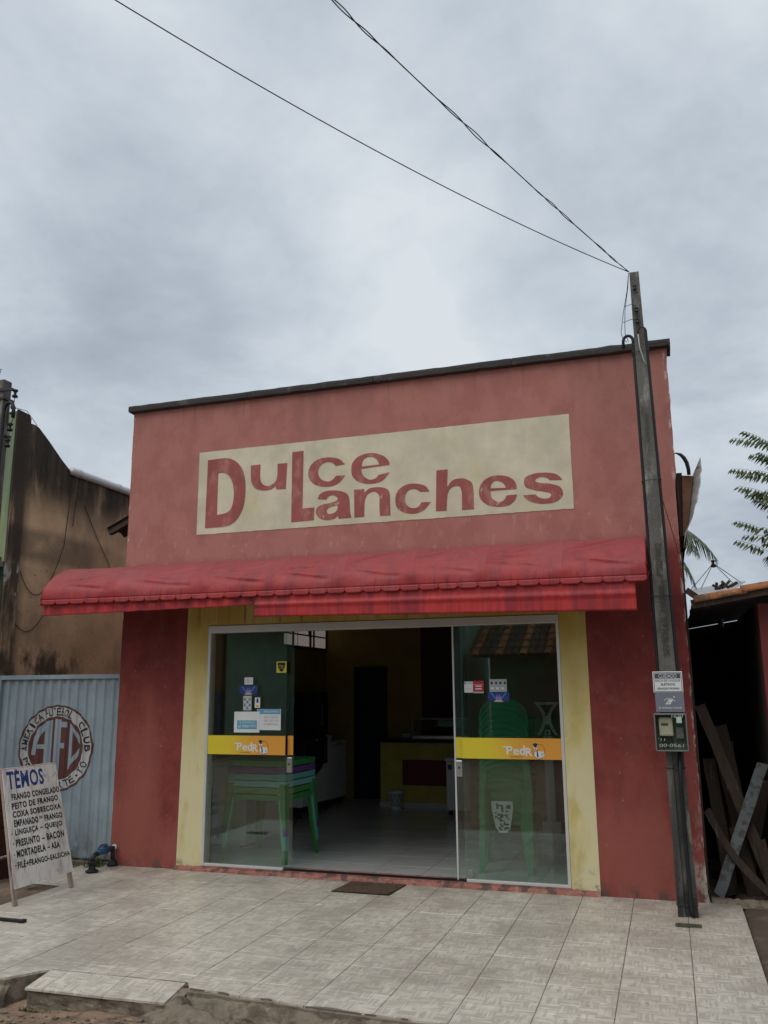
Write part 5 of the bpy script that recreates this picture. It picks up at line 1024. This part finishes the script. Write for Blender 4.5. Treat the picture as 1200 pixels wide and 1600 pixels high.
# lace work: an irregular net of short white ribs on a white rim (one panel per chair)
lm = MB()
random.seed(3)
def ly(x, z_): return -.22-.16*(max(z_, .40)-.40)+.35*x*x-.008
NI, NJ = 9, 17; P_ = {}
for j in range(NJ+1):
    for i in range(NI+1):
        z_ = .34+.27*j/NJ+random.uniform(-.004, .004)*(0 < j < NJ); hw = .058+.038*min(1, j/NJ*1.3)-(.02 if j < 2 else 0)
        x = -.02+(2*i/NI-1)*hw+random.uniform(-.005, .005)*(0 < i < NI); P_[i, j] = (x, ly(x, z_), z_)
for j in range(NJ):
    for i in range(NI):
        if noise.noise(Vector((i*.95, j*.95, 2.3))) > .10 and 0 < i < NI-1 and 0 < j < NJ-1: continue
        q4 = [P_[i, j], P_[i+1, j], P_[i+1, j+1], P_[i, j+1]]; q5 = [(x, y+.004, z_) for x, y, z_ in q4]
        lm.add(q4+q5, [(0, 1, 2, 3), (7, 6, 5, 4), (0, 4, 5, 1), (1, 5, 6, 2), (2, 6, 7, 3), (3, 7, 4, 0)])
lace = lm.mesh('lace_panel', print_white)
CH = Vector((1.875, .72, FZ))
NCH = 13
for i in range(NCH):
    ORD = ['lowest', 'second', 'third', 'fourth', 'fifth', 'sixth', 'seventh', 'eighth', 'ninth', 'tenth', 'eleventh', 'twelfth', 'topmost']
    lab = ('green plastic chair with white lace back panel, lowest of the chair stack' if i == 0 else 'topmost green plastic chair of the stack behind the right glass pane' if i == NCH-1 else 'green plastic chair, '+ORD[i]+' from the bottom of the stack behind the right pane')
    root = thing('plastic_chair', lab, 'chair', CH+Vector((.002*i, -.004*i, .058*i)), 'stacked green plastic chairs')
    root.rotation_euler = (0, 0, R(4+random.uniform(-1, 1)))
    for k, me in CP.items():
        o = bpy.data.objects.new(me.name.split('.')[0], me); COL.objects.link(o); o.parent = root
    if i == 0: o = bpy.data.objects.new('lace_panel', lace); COL.objects.link(o); o.parent = root

# chest freezers along the left wall
def freezer(y0, y1, x0, x1, h, label, z0=.10):
    r_ = thing('chest_freezer', label, 'freezer', ((x0+x1)/2, (y0+y1)/2, FZ), 'white chest freezers along the left wall')
    MB().box(x0, x1, y0, y1, FZ+z0, FZ+h-.055).build('body', white_enamel, r_, .012)
    MB().box(x0-.005, x1+.008, y0-.005, y1+.005, FZ+h-.05, FZ+h).build('lid', white_enamel, r_, .010)
    MB().box(x1+.0085, x1+.022, (y0+y1)/2-.10, (y0+y1)/2+.10, FZ+h-.045, FZ+h-.02).build('handle', print_grey, r_, .003)
    for x in (x0+.05, x1-.05):
        for y in (y0+.06, y1-.06): MB().frust((x, y, FZ), .015, .015, (x, y, FZ+z0), .022, .022).build('foot', black_m, r_)
freezer(.98, 2.05, -1.48, -.93, .86, 'white chest freezer just inside the left glass pane', .02)
freezer(2.95, 3.95, -1.66, -1.15, .98, 'white chest freezer with black cover draped over its end', .14)
freezer(4.05, 4.75, -1.66, -1.22, .88, 'white chest freezer farthest back beside the inner door', .10)
t = thing('black_cover', 'black cloth cover draped over the end of the middle white freezer', 'cloth', (-1.4, 3.2, 1.0))
clb = flat('black_cloth', (.012, .012, .014), .95)
def clf(u, v_):
    y = 2.93+.8*u; s_ = v_*1.25
    if s_ < .52: x, z_ = -1.66+s_, 1.025
    else: x, z_ = -1.13+.012*math.sin(y*22)+.01, 1.025-(s_-.52)*(.62+.12*math.sin(u*5))
    return (x, y, z_+.004*fbm(y*5, s_*5))
MB().grid(clf, 24, 22).build('top_drape', clb, t, fix=False)
MB().grid(lambda u, v_: (-1.66+.54*u, 2.92-.012*math.sin(u*17)-.01*v_, 1.022-.30*v_*(1+.2*math.sin(u*4))), 16, 8).build('end_drape', clb, t, fix=False)
# dark upright drinks cooler
t = thing('drinks_cooler', 'black upright drinks cooler standing behind the white freezers', 'cooler', (-1.45, 4.0, 1.0))
MB().box(-1.69, -1.24, 3.70, 4.04, 1.012, 1.60).build('cabinet', black_m, t, .01)
MB().box(-1.235, -1.22, 3.73, 4.01, 1.04, 1.56).build('glass_door', flat('dark_glass', (.015, .018, .022), .15), t, .003)
MB().tube([(-1.205, 3.75, 1.15), (-1.205, 3.75, 1.42)], .008, 6).build('handle', steel, t)
# counter
ct = thing('service_counter', 'yellow service counter with maroon front panel and black stone top', 'counter', (.6, 4.6, FZ))
cy_ = mat('counter_yellow_paint', (.42, .34, .08), .75)
MB().box(-.565, 1.9, 4.35, 4.80, FZ+.075, .90).build('front_panel', cy_, ct)
MB().box(-.572, 1.9, 4.342, 4.80, FZ, FZ+.073).build('kick_tile', sk, ct)
MB().box(-.24, 1.6, 4.343, 4.3485, .33, .67).build('maroon_panel', flat('maroon_paint', (.13, .018, .028), .7), ct)
MB().box(-.64, 1.95, 4.29, 4.86, .902, .945).build('stone_top', flat('black_stone', (.012, .012, .014), .15), ct, .004)
# display case on the counter
t = thing('display_case', 'low glass display case standing on the black counter top', 'display case', (.35, 4.5, .945))
MB().box(-.10, .80, 4.36, 4.74, .947, .995).build('base', steel, t, .003)
m_ = MB()
for x in (-.10, .785): m_.box(x, x+.015, 4.36, 4.375, .996, 1.21); m_.box(x, x+.015, 4.725, 4.74, .996, 1.21)
m_.box(-.10, .80, 4.36, 4.375, 1.211, 1.226); m_.box(-.10, .80, 4.725, 4.74, 1.211, 1.226)
m_.build('case_frame', flat('dark_chrome', (.22, .23, .23), .35), t)
MB().box(-.085, .785, 4.362, 4.366, .996, 1.211).build('glass_pane', glass, t); MB().box(-.085, .785, 4.377, 4.723, 1.215, 1.220).build('glass_top', glass, t)
MB().lathe([(.02, .0), (.06, .01), (.075, .05), (.07, .07)], (-.22, 4.5, .946), 12).build('bowl', print_grey, None)
tag(bpy.data.objects[[o.name for o in bpy.data.objects if o.name.startswith('bowl')][0]], 'small grey bowl on the counter left of the display case', 'bowl')
# waste basket with a diamond lattice
t = thing('waste_basket', 'white lattice waste basket on the floor before the yellow counter', 'basket', (-.30, 4.22, FZ))
m_ = MB(); bc = Vector((-.30, 4.22, FZ))
def br(z_): return .075+.033*z_/.235
for s_ in (-1, 1):
    for k in range(9):
        m_.tube([bc+Vector((br(z_)*math.cos(2*PI*k/9+s_*z_*6), br(z_)*math.sin(2*PI*k/9+s_*z_*6), z_)) for z_ in lin(.025, .215, 5)], .0038, 4)
m_.build('lattice', print_white, t)
MB().lathe([(.078, .0), (.080, .03), (.074, .03), (.072, .004)], bc, 18).build('base', print_white, t)
MB().lathe([(.104, .208), (.112, .212), (.112, .238), (.104, .238)], bc, 18).build('rim', print_white, t)
MB().lathe([(.066, .02), (.094, .20), (.090, .20), (.062, .02)], bc, 14).build('liner', print_grey, t)
# white cabinet/freezer right of the opening
t = thing('white_cabinet', 'white freezer cabinet standing before the right end of the counter', 'freezer', (.8, 4.0, FZ))
MB().box(.52, 1.02, 3.80, 4.28, FZ+.06, .70).build('body', white_enamel, t, .012); MB().box(.51, 1.03, 3.79, 4.285, .705, .75).build('lid', white_enamel, t, .008)
for x in (.56, .98): MB().box(x-.02, x+.02, 3.84, 3.88, FZ, FZ+.06).box(x-.02, x+.02, 4.2, 4.24, FZ, FZ+.06).build('foot', black_m, t)
MB().box(.55, .60, 3.786, 3.7895, .60, .66).build('badge', flat('blue_badge', (.03, .07, .2)), t)
# hourglass-shaped stand behind the right pane
t = thing('hourglass_stand', 'white hourglass shaped end frame on a narrow board against the inner wall', 'stand', (2.0, 2.7, FZ))
hg = []
for k in range(13): z_ = k/12; hg.append((1.985-.028-.075*abs(2*z_-1)**1.8+(-.03 if z_ > .7 else 0)*(z_-.7)*3, 1.10+.37*z_))
hr = [(2*2.0-x+.005, z_) for x, z_ in reversed(hg)]
whp = flat('offwhite_frame', (.62, .62, .58), .5)
m_ = MB(); n = len(hg)
for k in range(n-1):
    (x0, z0), (x1, z1) = hg[k], hg[k+1]; m_.prism([(x0, z0), (x0+.035, z0), (x1+.035, z1), (x1, z1)], 2.70, 2.72)
    (x0, z0), (x1, z1) = (4.005-hg[k][0], z0), (4.005-hg[k+1][0], z1); m_.prism([(x0-.035, z0), (x0, z0), (x1, z1), (x1-.035, z1)], 2.70, 2.72)
m_.prism([(1.93, 1.44), (2.08, 1.44), (2.12, 1.47), (1.88, 1.47)], 2.699, 2.721); m_.prism([(1.97, 1.10), (2.04, 1.10), (2.03, 1.16), (1.98, 1.16)], 2.699, 2.721); m_.prism([(1.972, 1.22), (2.03, 1.22), (2.05, 1.34), (1.955, 1.34)], 2.702, 2.718)
m_.build('end_frame', whp, t)
MB().box(1.955, 2.055, 2.70, 2.72, .16, 1.09).build('board', whp, t); MB().box(1.90, 2.11, 2.68, 2.76, .03, .158).build('foot', whp, t)
for z_ in (1.33, 1.13): MB().lathe([(.016, 0), (.012, .008)], (2.0, 2.699, z_), 10, Matrix.Rotation(R(90), 4, 'X')).build('bolt', dark_metal, t)

# ================================================================== RIGHT SIDE
sh = thing('open_shed', 'dark open shed under a clay tile roof at the right edge', 'shed', (4.3, 1, 0))
shred = mat('red_shed_wall', (.16, .035, .032), .85, [((.09, .03, .03), (3, 3, 1), .45, .65, None, .7)], bump=.3)
passage_dark = mat('passage_shade_wall', (.045, .036, .028), .95, [((.10, .07, .05), (6, 6, 1.5), .52, .66, None, .6)], bump=.6)  # dark brown carries the deep shade of the passage in its colour
MB().box(4.085, 7.5, .03, .20, -.2, 2.28).build('front_wall', shred, sh)
MB().box(4.085, 4.25, .20, 6, -.2, 2.3).build('side_wall', passage_dark, sh)
MB().prism([(3.553, -.2), (4.25, -.2), (4.25, 2.425), (3.553, 2.32)], 3.9, 3.99).build('back_wall', passage_dark, sh)
MB().box(3.537, 3.552, .16, 4, -.2, 2.75).build('shade_lining', passage_dark, sh)  # dark sheet over the red side wall, passage shade put into its colour
# roof: rises to the right and to the back
def rf(x, y): return 2.33+.155*(x-3.6)+.02*(y+.1)
MB().add([(3.6, -.12, rf(3.6, -.12)-.05), (7.6, -.12, rf(7.6, -.12)-.05), (7.6, 4, rf(7.6, 4)-.05), (3.6, 4, rf(3.6, 4)-.05)]+[(3.6, -.12, rf(3.6, -.12)-.075), (7.6, -.12, rf(7.6, -.12)-.075), (7.6, 4, rf(7.6, 4)-.075), (3.6, 4, rf(3.6, 4)-.075)], [(0, 1, 2, 3), (7, 6, 5, 4), (0, 4, 5, 1), (1, 5, 6, 2), (2, 6, 7, 3), (3, 7, 4, 0)]).build('roof_deck', wood_dark, sh)
MB().bar((3.58, -.13, 2.275), (7.5, -.13, 2.90), .05, .07).build('eave_beam', wood_dark, sh)
MB().bar((3.55, -.08, 2.40), (3.72, -.10, 2.26), .015, .05).build('gutter_scrap', wood_dark, sh)
# verge row: half-round tiles laid end to end along the rake
random.seed(21)
x = 3.60
def htile(x0, x1, y, zoff, r, mt2, droop=0):
    def fn(u, v_):
        a = PI*v_; xx = x0+(x1-x0)*u; rr = r*(1.05-.12*u)
        return (xx, y-rr*math.cos(a), rf(xx, y)+zoff+rr*.75*math.sin(a)+droop*u)
    b = MB(); b.grid(fn, 6, 8); o = b.build('roof_tile', mt2, sh, fix=False, smooth=True); s_ = o.modifiers.new('solid', 'SOLIDIFY'); s_.thickness = .012
for k in range(11):
    a = 3.60+.36*k; htile(a, a+.40, -.10+random.uniform(-.008, .008), -.045+.012*(k % 2)+random.uniform(-.004, .004), .080, clay)
for j in range(1, 12):
    for k in range(9):
        a = 3.62+.36*k+random.uniform(-.01, .01); htile(a, a+.40, -.10+.20*j+random.uniform(-.01, .01), -.040+random.uniform(-.006, .010), .085, clay_dark if random.random() < .55 else clay)
# debris on the tiles
m_ = MB()
for k in range(10):
    x = 3.83+random.uniform(-.05, .07); y = random.uniform(-.08, .05); m_.bar((x, y, rf(x, y)+.04), (x+random.uniform(-.08, .08), y+random.uniform(-.05, .05), rf(x, y)+.07+random.uniform(0, .03)), .012, .02)
tag(m_.build('dry_leaves', wood_dark), kind='stuff')
# planks leaning in the passage
def plank(p, q, w_, th, label, m=wood_dark, wv=0.):
    p, q = Vector(p), Vector(q); d = (q-p); b = MB(); n = 10; dn = d.normalized(); s_ = dn.cross(Vector((0, -1, 0))).normalized(); f_ = s_.cross(dn)
    for k in range(n+1):
        t_ = k/n; c = p+d*t_; ww = w_/2*(1+.07*fbm(k*.9, p.x*9)); o_ = s_*(wv*math.sin(PI*t_)+.004*fbm(k*.7, p.x))
        if k == n: pass
        for sx, sy in ((-1, -1), (1, -1), (1, 1), (-1, 1)): b.v.append(c+o_+s_*(sx*ww)+f_*(sy*th/2)+(dn*random.uniform(-.02, .02) if k in (0, n) else Vector()))
    b.f = [(i*4+k, i*4+(k+1) % 4, (i+1)*4+(k+1) % 4, (i+1)*4+k) for i in range(n) for k in range(4)]+[(3, 2, 1, 0), tuple(n*4+k for k in range(4))]; b.mi = [0]*len(b.f)
    tag(b.build('plank', m), label, 'plank', 'old timber leaning in the dark passage')
plank((4.05, .35, .02), (3.60, .45, 1.47), .085, .03, 'long round pole leaning across the planks with its top against the red wall')
plank((3.93, .70, -.05), (3.74, .72, 1.29), .15, .03, 'broad dark plank standing upright with a broken top')
plank((3.74, .60, -.05), (3.64, .62, 1.02), .10, .025, 'narrow dark plank standing against the red wall')
plank((4.02, .25, .02), (3.585, .30, .64), .055, .04, 'short curved branch leaning low against the red wall', wood_dark, -.05)
plank((3.62, .28, .0), (4.04, .34, 1.02), .085, .022, 'peeling bluish white plank leaning to the right', wood_bluewhite)
plank((3.90, .45, -.03), (3.80, .50, .50), .11, .025, 'short wide board low among the leaning timber')
plank((3.84, .55, -.03), (4.06, .60, .85), .09, .025, 'dark board leaning to the right behind the whitish plank')
plank((4.03, .30, -.03), (3.97, .36, .42), .07, .03, 'short stub of timber at the right foot of the heap')
plank((3.72, .85, -.05), (3.80, .88, 1.15), .13, .025, 'plank standing furthest back in the passage')

# hose at the roof corner
MB().tube([(3.55, .12, 3.58), (3.585, .10, 3.585), (3.60, .1, 3.583)], .007, 6)
tag(MB().tube([(3.53, .2, 3.62), (3.565, .18, 3.625), (3.60, .17, 3.605), (3.625, .17, 3.575), (3.645, .17, 3.53), (3.655, .17, 3.47), (3.655, .17, 3.42)], [.005, .006, .014, .017, .017, .016, .015], 8).build('hose', black_m, smooth=True), 'short black curved hose above the corrugated sheet on the right roof corner', 'hose')
# rubble at the foot of the passage
m_ = MB(); m_.grid(lambda u, v_: (3.56+.48*u, .02+.20*v_-.03*fbm(u*4, 2), -.03+.045*max(0, math.sin(PI*v_))**.7+.012*fbm(u*12, v_*4)), 30, 6)
tag(m_.build('rubble_ledge', slab_m, fix=False), 'low crumbling concrete ledge at the foot of the dark passage', 'ledge')
# satellite dish
t = thing('satellite_dish', 'pale mesh satellite dish with feed struts above the clay roof', 'satellite dish', (4.0, 3, 2.2))
Mt = Matrix.Translation((3.97, 3.0, 2.66)) @ Matrix.Rotation(R(-7), 4, 'Y') @ Matrix.Rotation(R(4), 4, 'X')
dm = mat('pale_dish_mesh', (.75, .76, .77), .6)
_t = dm.node_tree; _mx = _t.nodes.new('ShaderNodeMixShader'); _tr = _t.nodes.new('ShaderNodeBsdfTransparent'); _mx.inputs[0].default_value = .62      # open wire mesh
_o = [n for n in _t.nodes if n.type == 'OUTPUT_MATERIAL'][0]; _t.links.new(_t.nodes['Principled BSDF'].outputs[0], _mx.inputs[1]); _t.links.new(_tr.outputs[0], _mx.inputs[2]); _t.links.new(_mx.outputs[0], _o.inputs[0])
b = MB()
for i in range(13):
    for k in range(32):
        r_ = .33*i/12; a = 2*PI*k/32; b.v.append(Mt @ Vector((r_*math.cos(a), r_*math.sin(a), .10*(r_/.33)**2)))
b.f = [(i*32+k, i*32+(k+1) % 32, (i+1)*32+(k+1) % 32, (i+1)*32+k) for i in range(12) for k in range(32)]; b.mi = [0]*len(b.f)
b.build('reflector', dm, t, fix=False, smooth=True)
ap = Mt @ Vector((.02, 0, .36))
for k in range(4): a = 2*PI*k/4+.5; MB().tube([Mt @ Vector((.32*math.cos(a), .32*math.sin(a), .10)), ap], .004, 5).build('feed_strut', dark_metal, t)
MB().lathe([(.012, -.05), (.028, -.045), (.028, -.015), (.014, -.01), (.014, .015), (.024, .02), (.020, .035)], ap, 12).build('feed_horn', black_m, t)
MB().tube([Mt @ Vector((0, 0, -.01)), (3.97, 3.0, 1.4)], .03, 8).build('mast', dark_metal, t)
# coconut palm behind: fronds hang into view
pg = mat('palm_leaf', (.085, .11, .05), .5, [((.17, .18, .10), (6, 6, 6), .5, .62, None, .7)], spec=.4)
bark = mat('bark', (.13, .11, .09), .95, [((.06, .05, .04), (9, 9, 3), .5, .6, None, .7)], bump=.8)
pt = thing('coconut_palm', 'coconut palm behind the shop with drooping fronds beside the red wall', 'palm tree', (3.0, 8.5, -.1))
MB().tube([(2.7, 8.6, -.1), (2.85, 8.5, 1.6), (3.05, 8.3, 3.4), (3.15, 8.2, 4.75)], [.19, .14, .12, .11], 10).build('trunk', bark, pt, smooth=True)
crown = Vector((2.84, 8.2, 4.55))
def frond(az, el, ln, droop, parent, top=crown):
    b = MB(); d = Vector((math.cos(az)*math.cos(el), math.sin(az)*math.cos(el), math.sin(el))); pts = []; p = top.copy(); n = 26
    for k in range(n+1): pts.append(p.copy()); d.z -= droop/n*(.5+1.2*k/n); d.normalize(); p += d*ln/n
    b.tube(pts, [.016*(1-.8*k/n) for k in range(n+1)], 5)
    for k in range(2, n+1):
        for j in (0, .5):
            if k+j > n: continue
            c = pts[k].lerp(pts[min(n, k+1)], j); dr = (pts[min(n, k+1)]-pts[k-1]).normalized(); sd_ = dr.cross(Vector((0, 0, 1))).normalized()
            L_ = ln*.30*max(0, math.sin(PI*min(1, (k+j)/n*.82+.14)))**.7
            for s_ in (-1, 1):
                v_ = (sd_*s_*.8+dr*.55+Vector((0, 0, -.35))).normalized()+Vector([random.gauss(0, .05) for _ in range(3)]); w_ = dr*.016
                m1 = c+v_*L_*.55+Vector((0, 0, -.02*L_)); tp = c+v_*L_+Vector((0, 0, -.20*L_))
                b.add([c-w_, c+w_, m1+w_*.9, m1-w_*.9, tp], [(0, 1, 2, 3), (3, 2, 4)])
    b.build('frond', pg, parent, fix=False)
for az, el, ln, dr in ((-.35, .2, 1.6, 1.9), (-.75, .0, 1.6, 2.0), (.15, .15, 1.8, 1.5), (.9, .4, 2, 1.4), (1.8, .6, 2, 1.4), (2.7, .5, 2, 1.5), (3.6, .3, 1.9, 1.6), (4.4, .4, 1.9, 1.6), (-.15, -.35, 1.7, 1.5), (-1.15, -.1, 1.6, 1.8), (-.55, -.5, 1.5, 1.4), (.5, -.3, 1.5, 1.4)):
    frond(az, el, ln, dr, pt)
# neem tree at the right edge
lg1 = mat('neem_leaf', (.085, .115, .045), .55, [((.12, .13, .05), (5, 5, 5), .5, .62, None, .7)], spec=.35)
nt = thing('neem_tree', 'green tree with drooping feathery leaves at the right edge against the sky', 'tree', (5.6, 3.4, -.1))
MB().tube([(5.6, 3.4, -.1), (5.58, 3.4, 1.5), (5.5, 3.3, 2.6), (5.55, 3.2, 3.6), (5.4, 3.1, 4.5), (5.3, 3.0, 5.0)], [.16, .13, .10, .07, .04, .02], 10).build('trunk', bark, nt, smooth=True)
def compound(b, p, d, ln):
    d = Vector(d).normalized(); n = 9; pts = []; q = Vector(p)
    for k in range(n+1): pts.append(q.copy()); d.z -= .055; d.normalize(); q += d*ln/n
    b.tube(pts, .0025, 3)
    sd_ = d.cross(Vector((0, 0, 1))).normalized()
    for k in range(2, n+1):
        for s_ in (-1, 1):
            dr = (sd_*s_*.35+Vector((0, 0, -1))*.75+d*.45+Vector([random.gauss(0, .12) for _ in range(3)])).normalized()
            L_ = .092*(.75+.5*math.sin(PI*k/n)); w_ = d*.018; c = pts[k]; m1 = c+dr*L_*.4
            b.add([c, m1-w_, m1+w_, c+dr*L_+d*.015], [(0, 1, 3), (0, 3, 2)])
random.seed(5)
for p, q, nn in (((5.5, 3.3, 2.8), (4.52, 2.8, 3.28), 12), ((5.5, 3.3, 3.4), (4.62, 3.1, 3.76), 12), ((5.45, 3.2, 2.5), (4.60, 3.0, 2.88), 10), ((5.45, 3.2, 3.9), (4.66, 3.0, 4.12), 11), ((5.5, 3.3, 2.6), (4.55, 2.9, 3.05), 12), ((5.55, 3.2, 3.2), (4.60, 2.9, 3.55), 12), ((5.52, 3.2, 3.6), (4.58, 2.9, 3.95), 12), ((5.4, 3.1, 4.1), (4.62, 2.9, 4.32), 10), ((5.45, 3.1, 4.3), (4.95, 2.9, 4.9), 10), ((5.4, 3.1, 3.4), (5.2, 2.2, 3.6), 12), ((5.4, 3.1, 4.4), (6.1, 3.3, 4.9), 12), ((5.5, 3.2, 3.5), (6.4, 3.0, 3.9), 12), ((5.5, 3.2, 3.1), (4.9, 2.2, 3.2), 12), ((5.5, 3.3, 2.7), (4.8, 3.6, 3.3), 12)):
    p, q = Vector(p), Vector(q)
    bo = MB().tube([p, p.lerp(q, .5)+Vector((0, 0, .06)), q], [.022, .012, .004], 6).build('branch', bark, nt, smooth=True)
    b = MB()
    for k in range(nn):
        if k % 3 == 1: continue
        t_ = .22+.78*k/(nn-1); c = p.lerp(q, t_)+Vector((0, 0, .04)); ax = (q-p).normalized(); a = random.choice((-1, 1))*random.uniform(.3, 1.1)
        dr = Matrix.Rotation(a, 3, 'Z') @ ax; dr.z += random.uniform(.0, .45); compound(b, c, dr, random.uniform(.34, .46))
    b.build('foliage', lg1, nt, fix=False)

# ================================================================== ACROSS THE STREET (seen in the glass)
oh = thing('house_across_street', 'low green house with clay tile roof across the street, mirrored in the glass', 'house', (2, -16, 0))
gh = mat('green_house_wall', (.045, .16, .085), .85, bump=.2)
MB().box(-1.2, 8, -19, -15.6, -.2, 2.62).build('wall', gh, oh)
MB().box(1.4, 2.3, -15.6, -15.56, 0, 2.1).build('door', flat('dark_shutter', (.06, .07, .07)), oh)
MB().box(-.5, .7, -15.6, -15.56, .9, 2.0).build('window', flat('dark_shutter_b', (.06, .07, .07)), oh)
for k in range(46):
    x = -1.6+.215*k
    m_ = MB()
    for j in range(8):
        def fn(u, v_, j=j, x=x): return (x+.105+.105*math.cos(PI*v_), -15.0-.42*(j+u), 2.46+.20*(j+u)+.055*math.sin(PI*v_)+.025*(1-u))
        m_.grid(fn, 1, 5)
    m_.build('roof_tile_row', clay if k % 3 == 0 else clay_dark, oh, fix=False)
MB().add([(-1.7, -15.0, 2.43), (8.3, -15, 2.43), (8.3, -18.4, 4.05), (-1.7, -18.4, 4.05)], [(0, 1, 2, 3)]).build('roof_deck', wood_dark, oh)
pb = thing('pale_house_across_street', 'pale green taller house across the street, mirrored in the left pane', 'house', (-6, -16, 0))
pgm = mat('mint_house_wall', (.26, .42, .34), .85, [((.20, .34, .28), (1.2, 1.2, .6), .45, .6, None, .6)])
MB().box(-9.0, -1.9, -19, -15.3, -.2, 6.4).build('wall', pgm, pb)
MB().box(-6.4, -5.4, -15.3, -15.25, 0, 2.3).build('door', flat('pale_door', (.40, .50, .46)), pb)
MB().box(-4.4, -3.0, -15.3, -15.25, 1.0, 2.3).build('window', flat('window_dark', (.05, .06, .06)), pb)
MB().box(-8.9, -2.0, -15.3, -14.4, 3.4, 3.5).build('canopy_slab', concrete, pb)
bb = thing('brown_house_across_street', 'brown and blue house across the street beyond the pale one', 'house', (-12, -16, 0))
MB().box(-15, -9.1, -19, -15.2, 1.6, 4.8).build('wall_upper', flat('terracotta_wall', (.20, .10, .07)), bb); MB().box(-15, -9.1, -19, -15.2, -.2, 1.597).build('wall_lower', flat('blue_wall', (.03, .07, .16)), bb)
MB().box(-12.4, -11.4, -15.2, -15.15, 0, 2.1).build('door', wood_brown, bb)
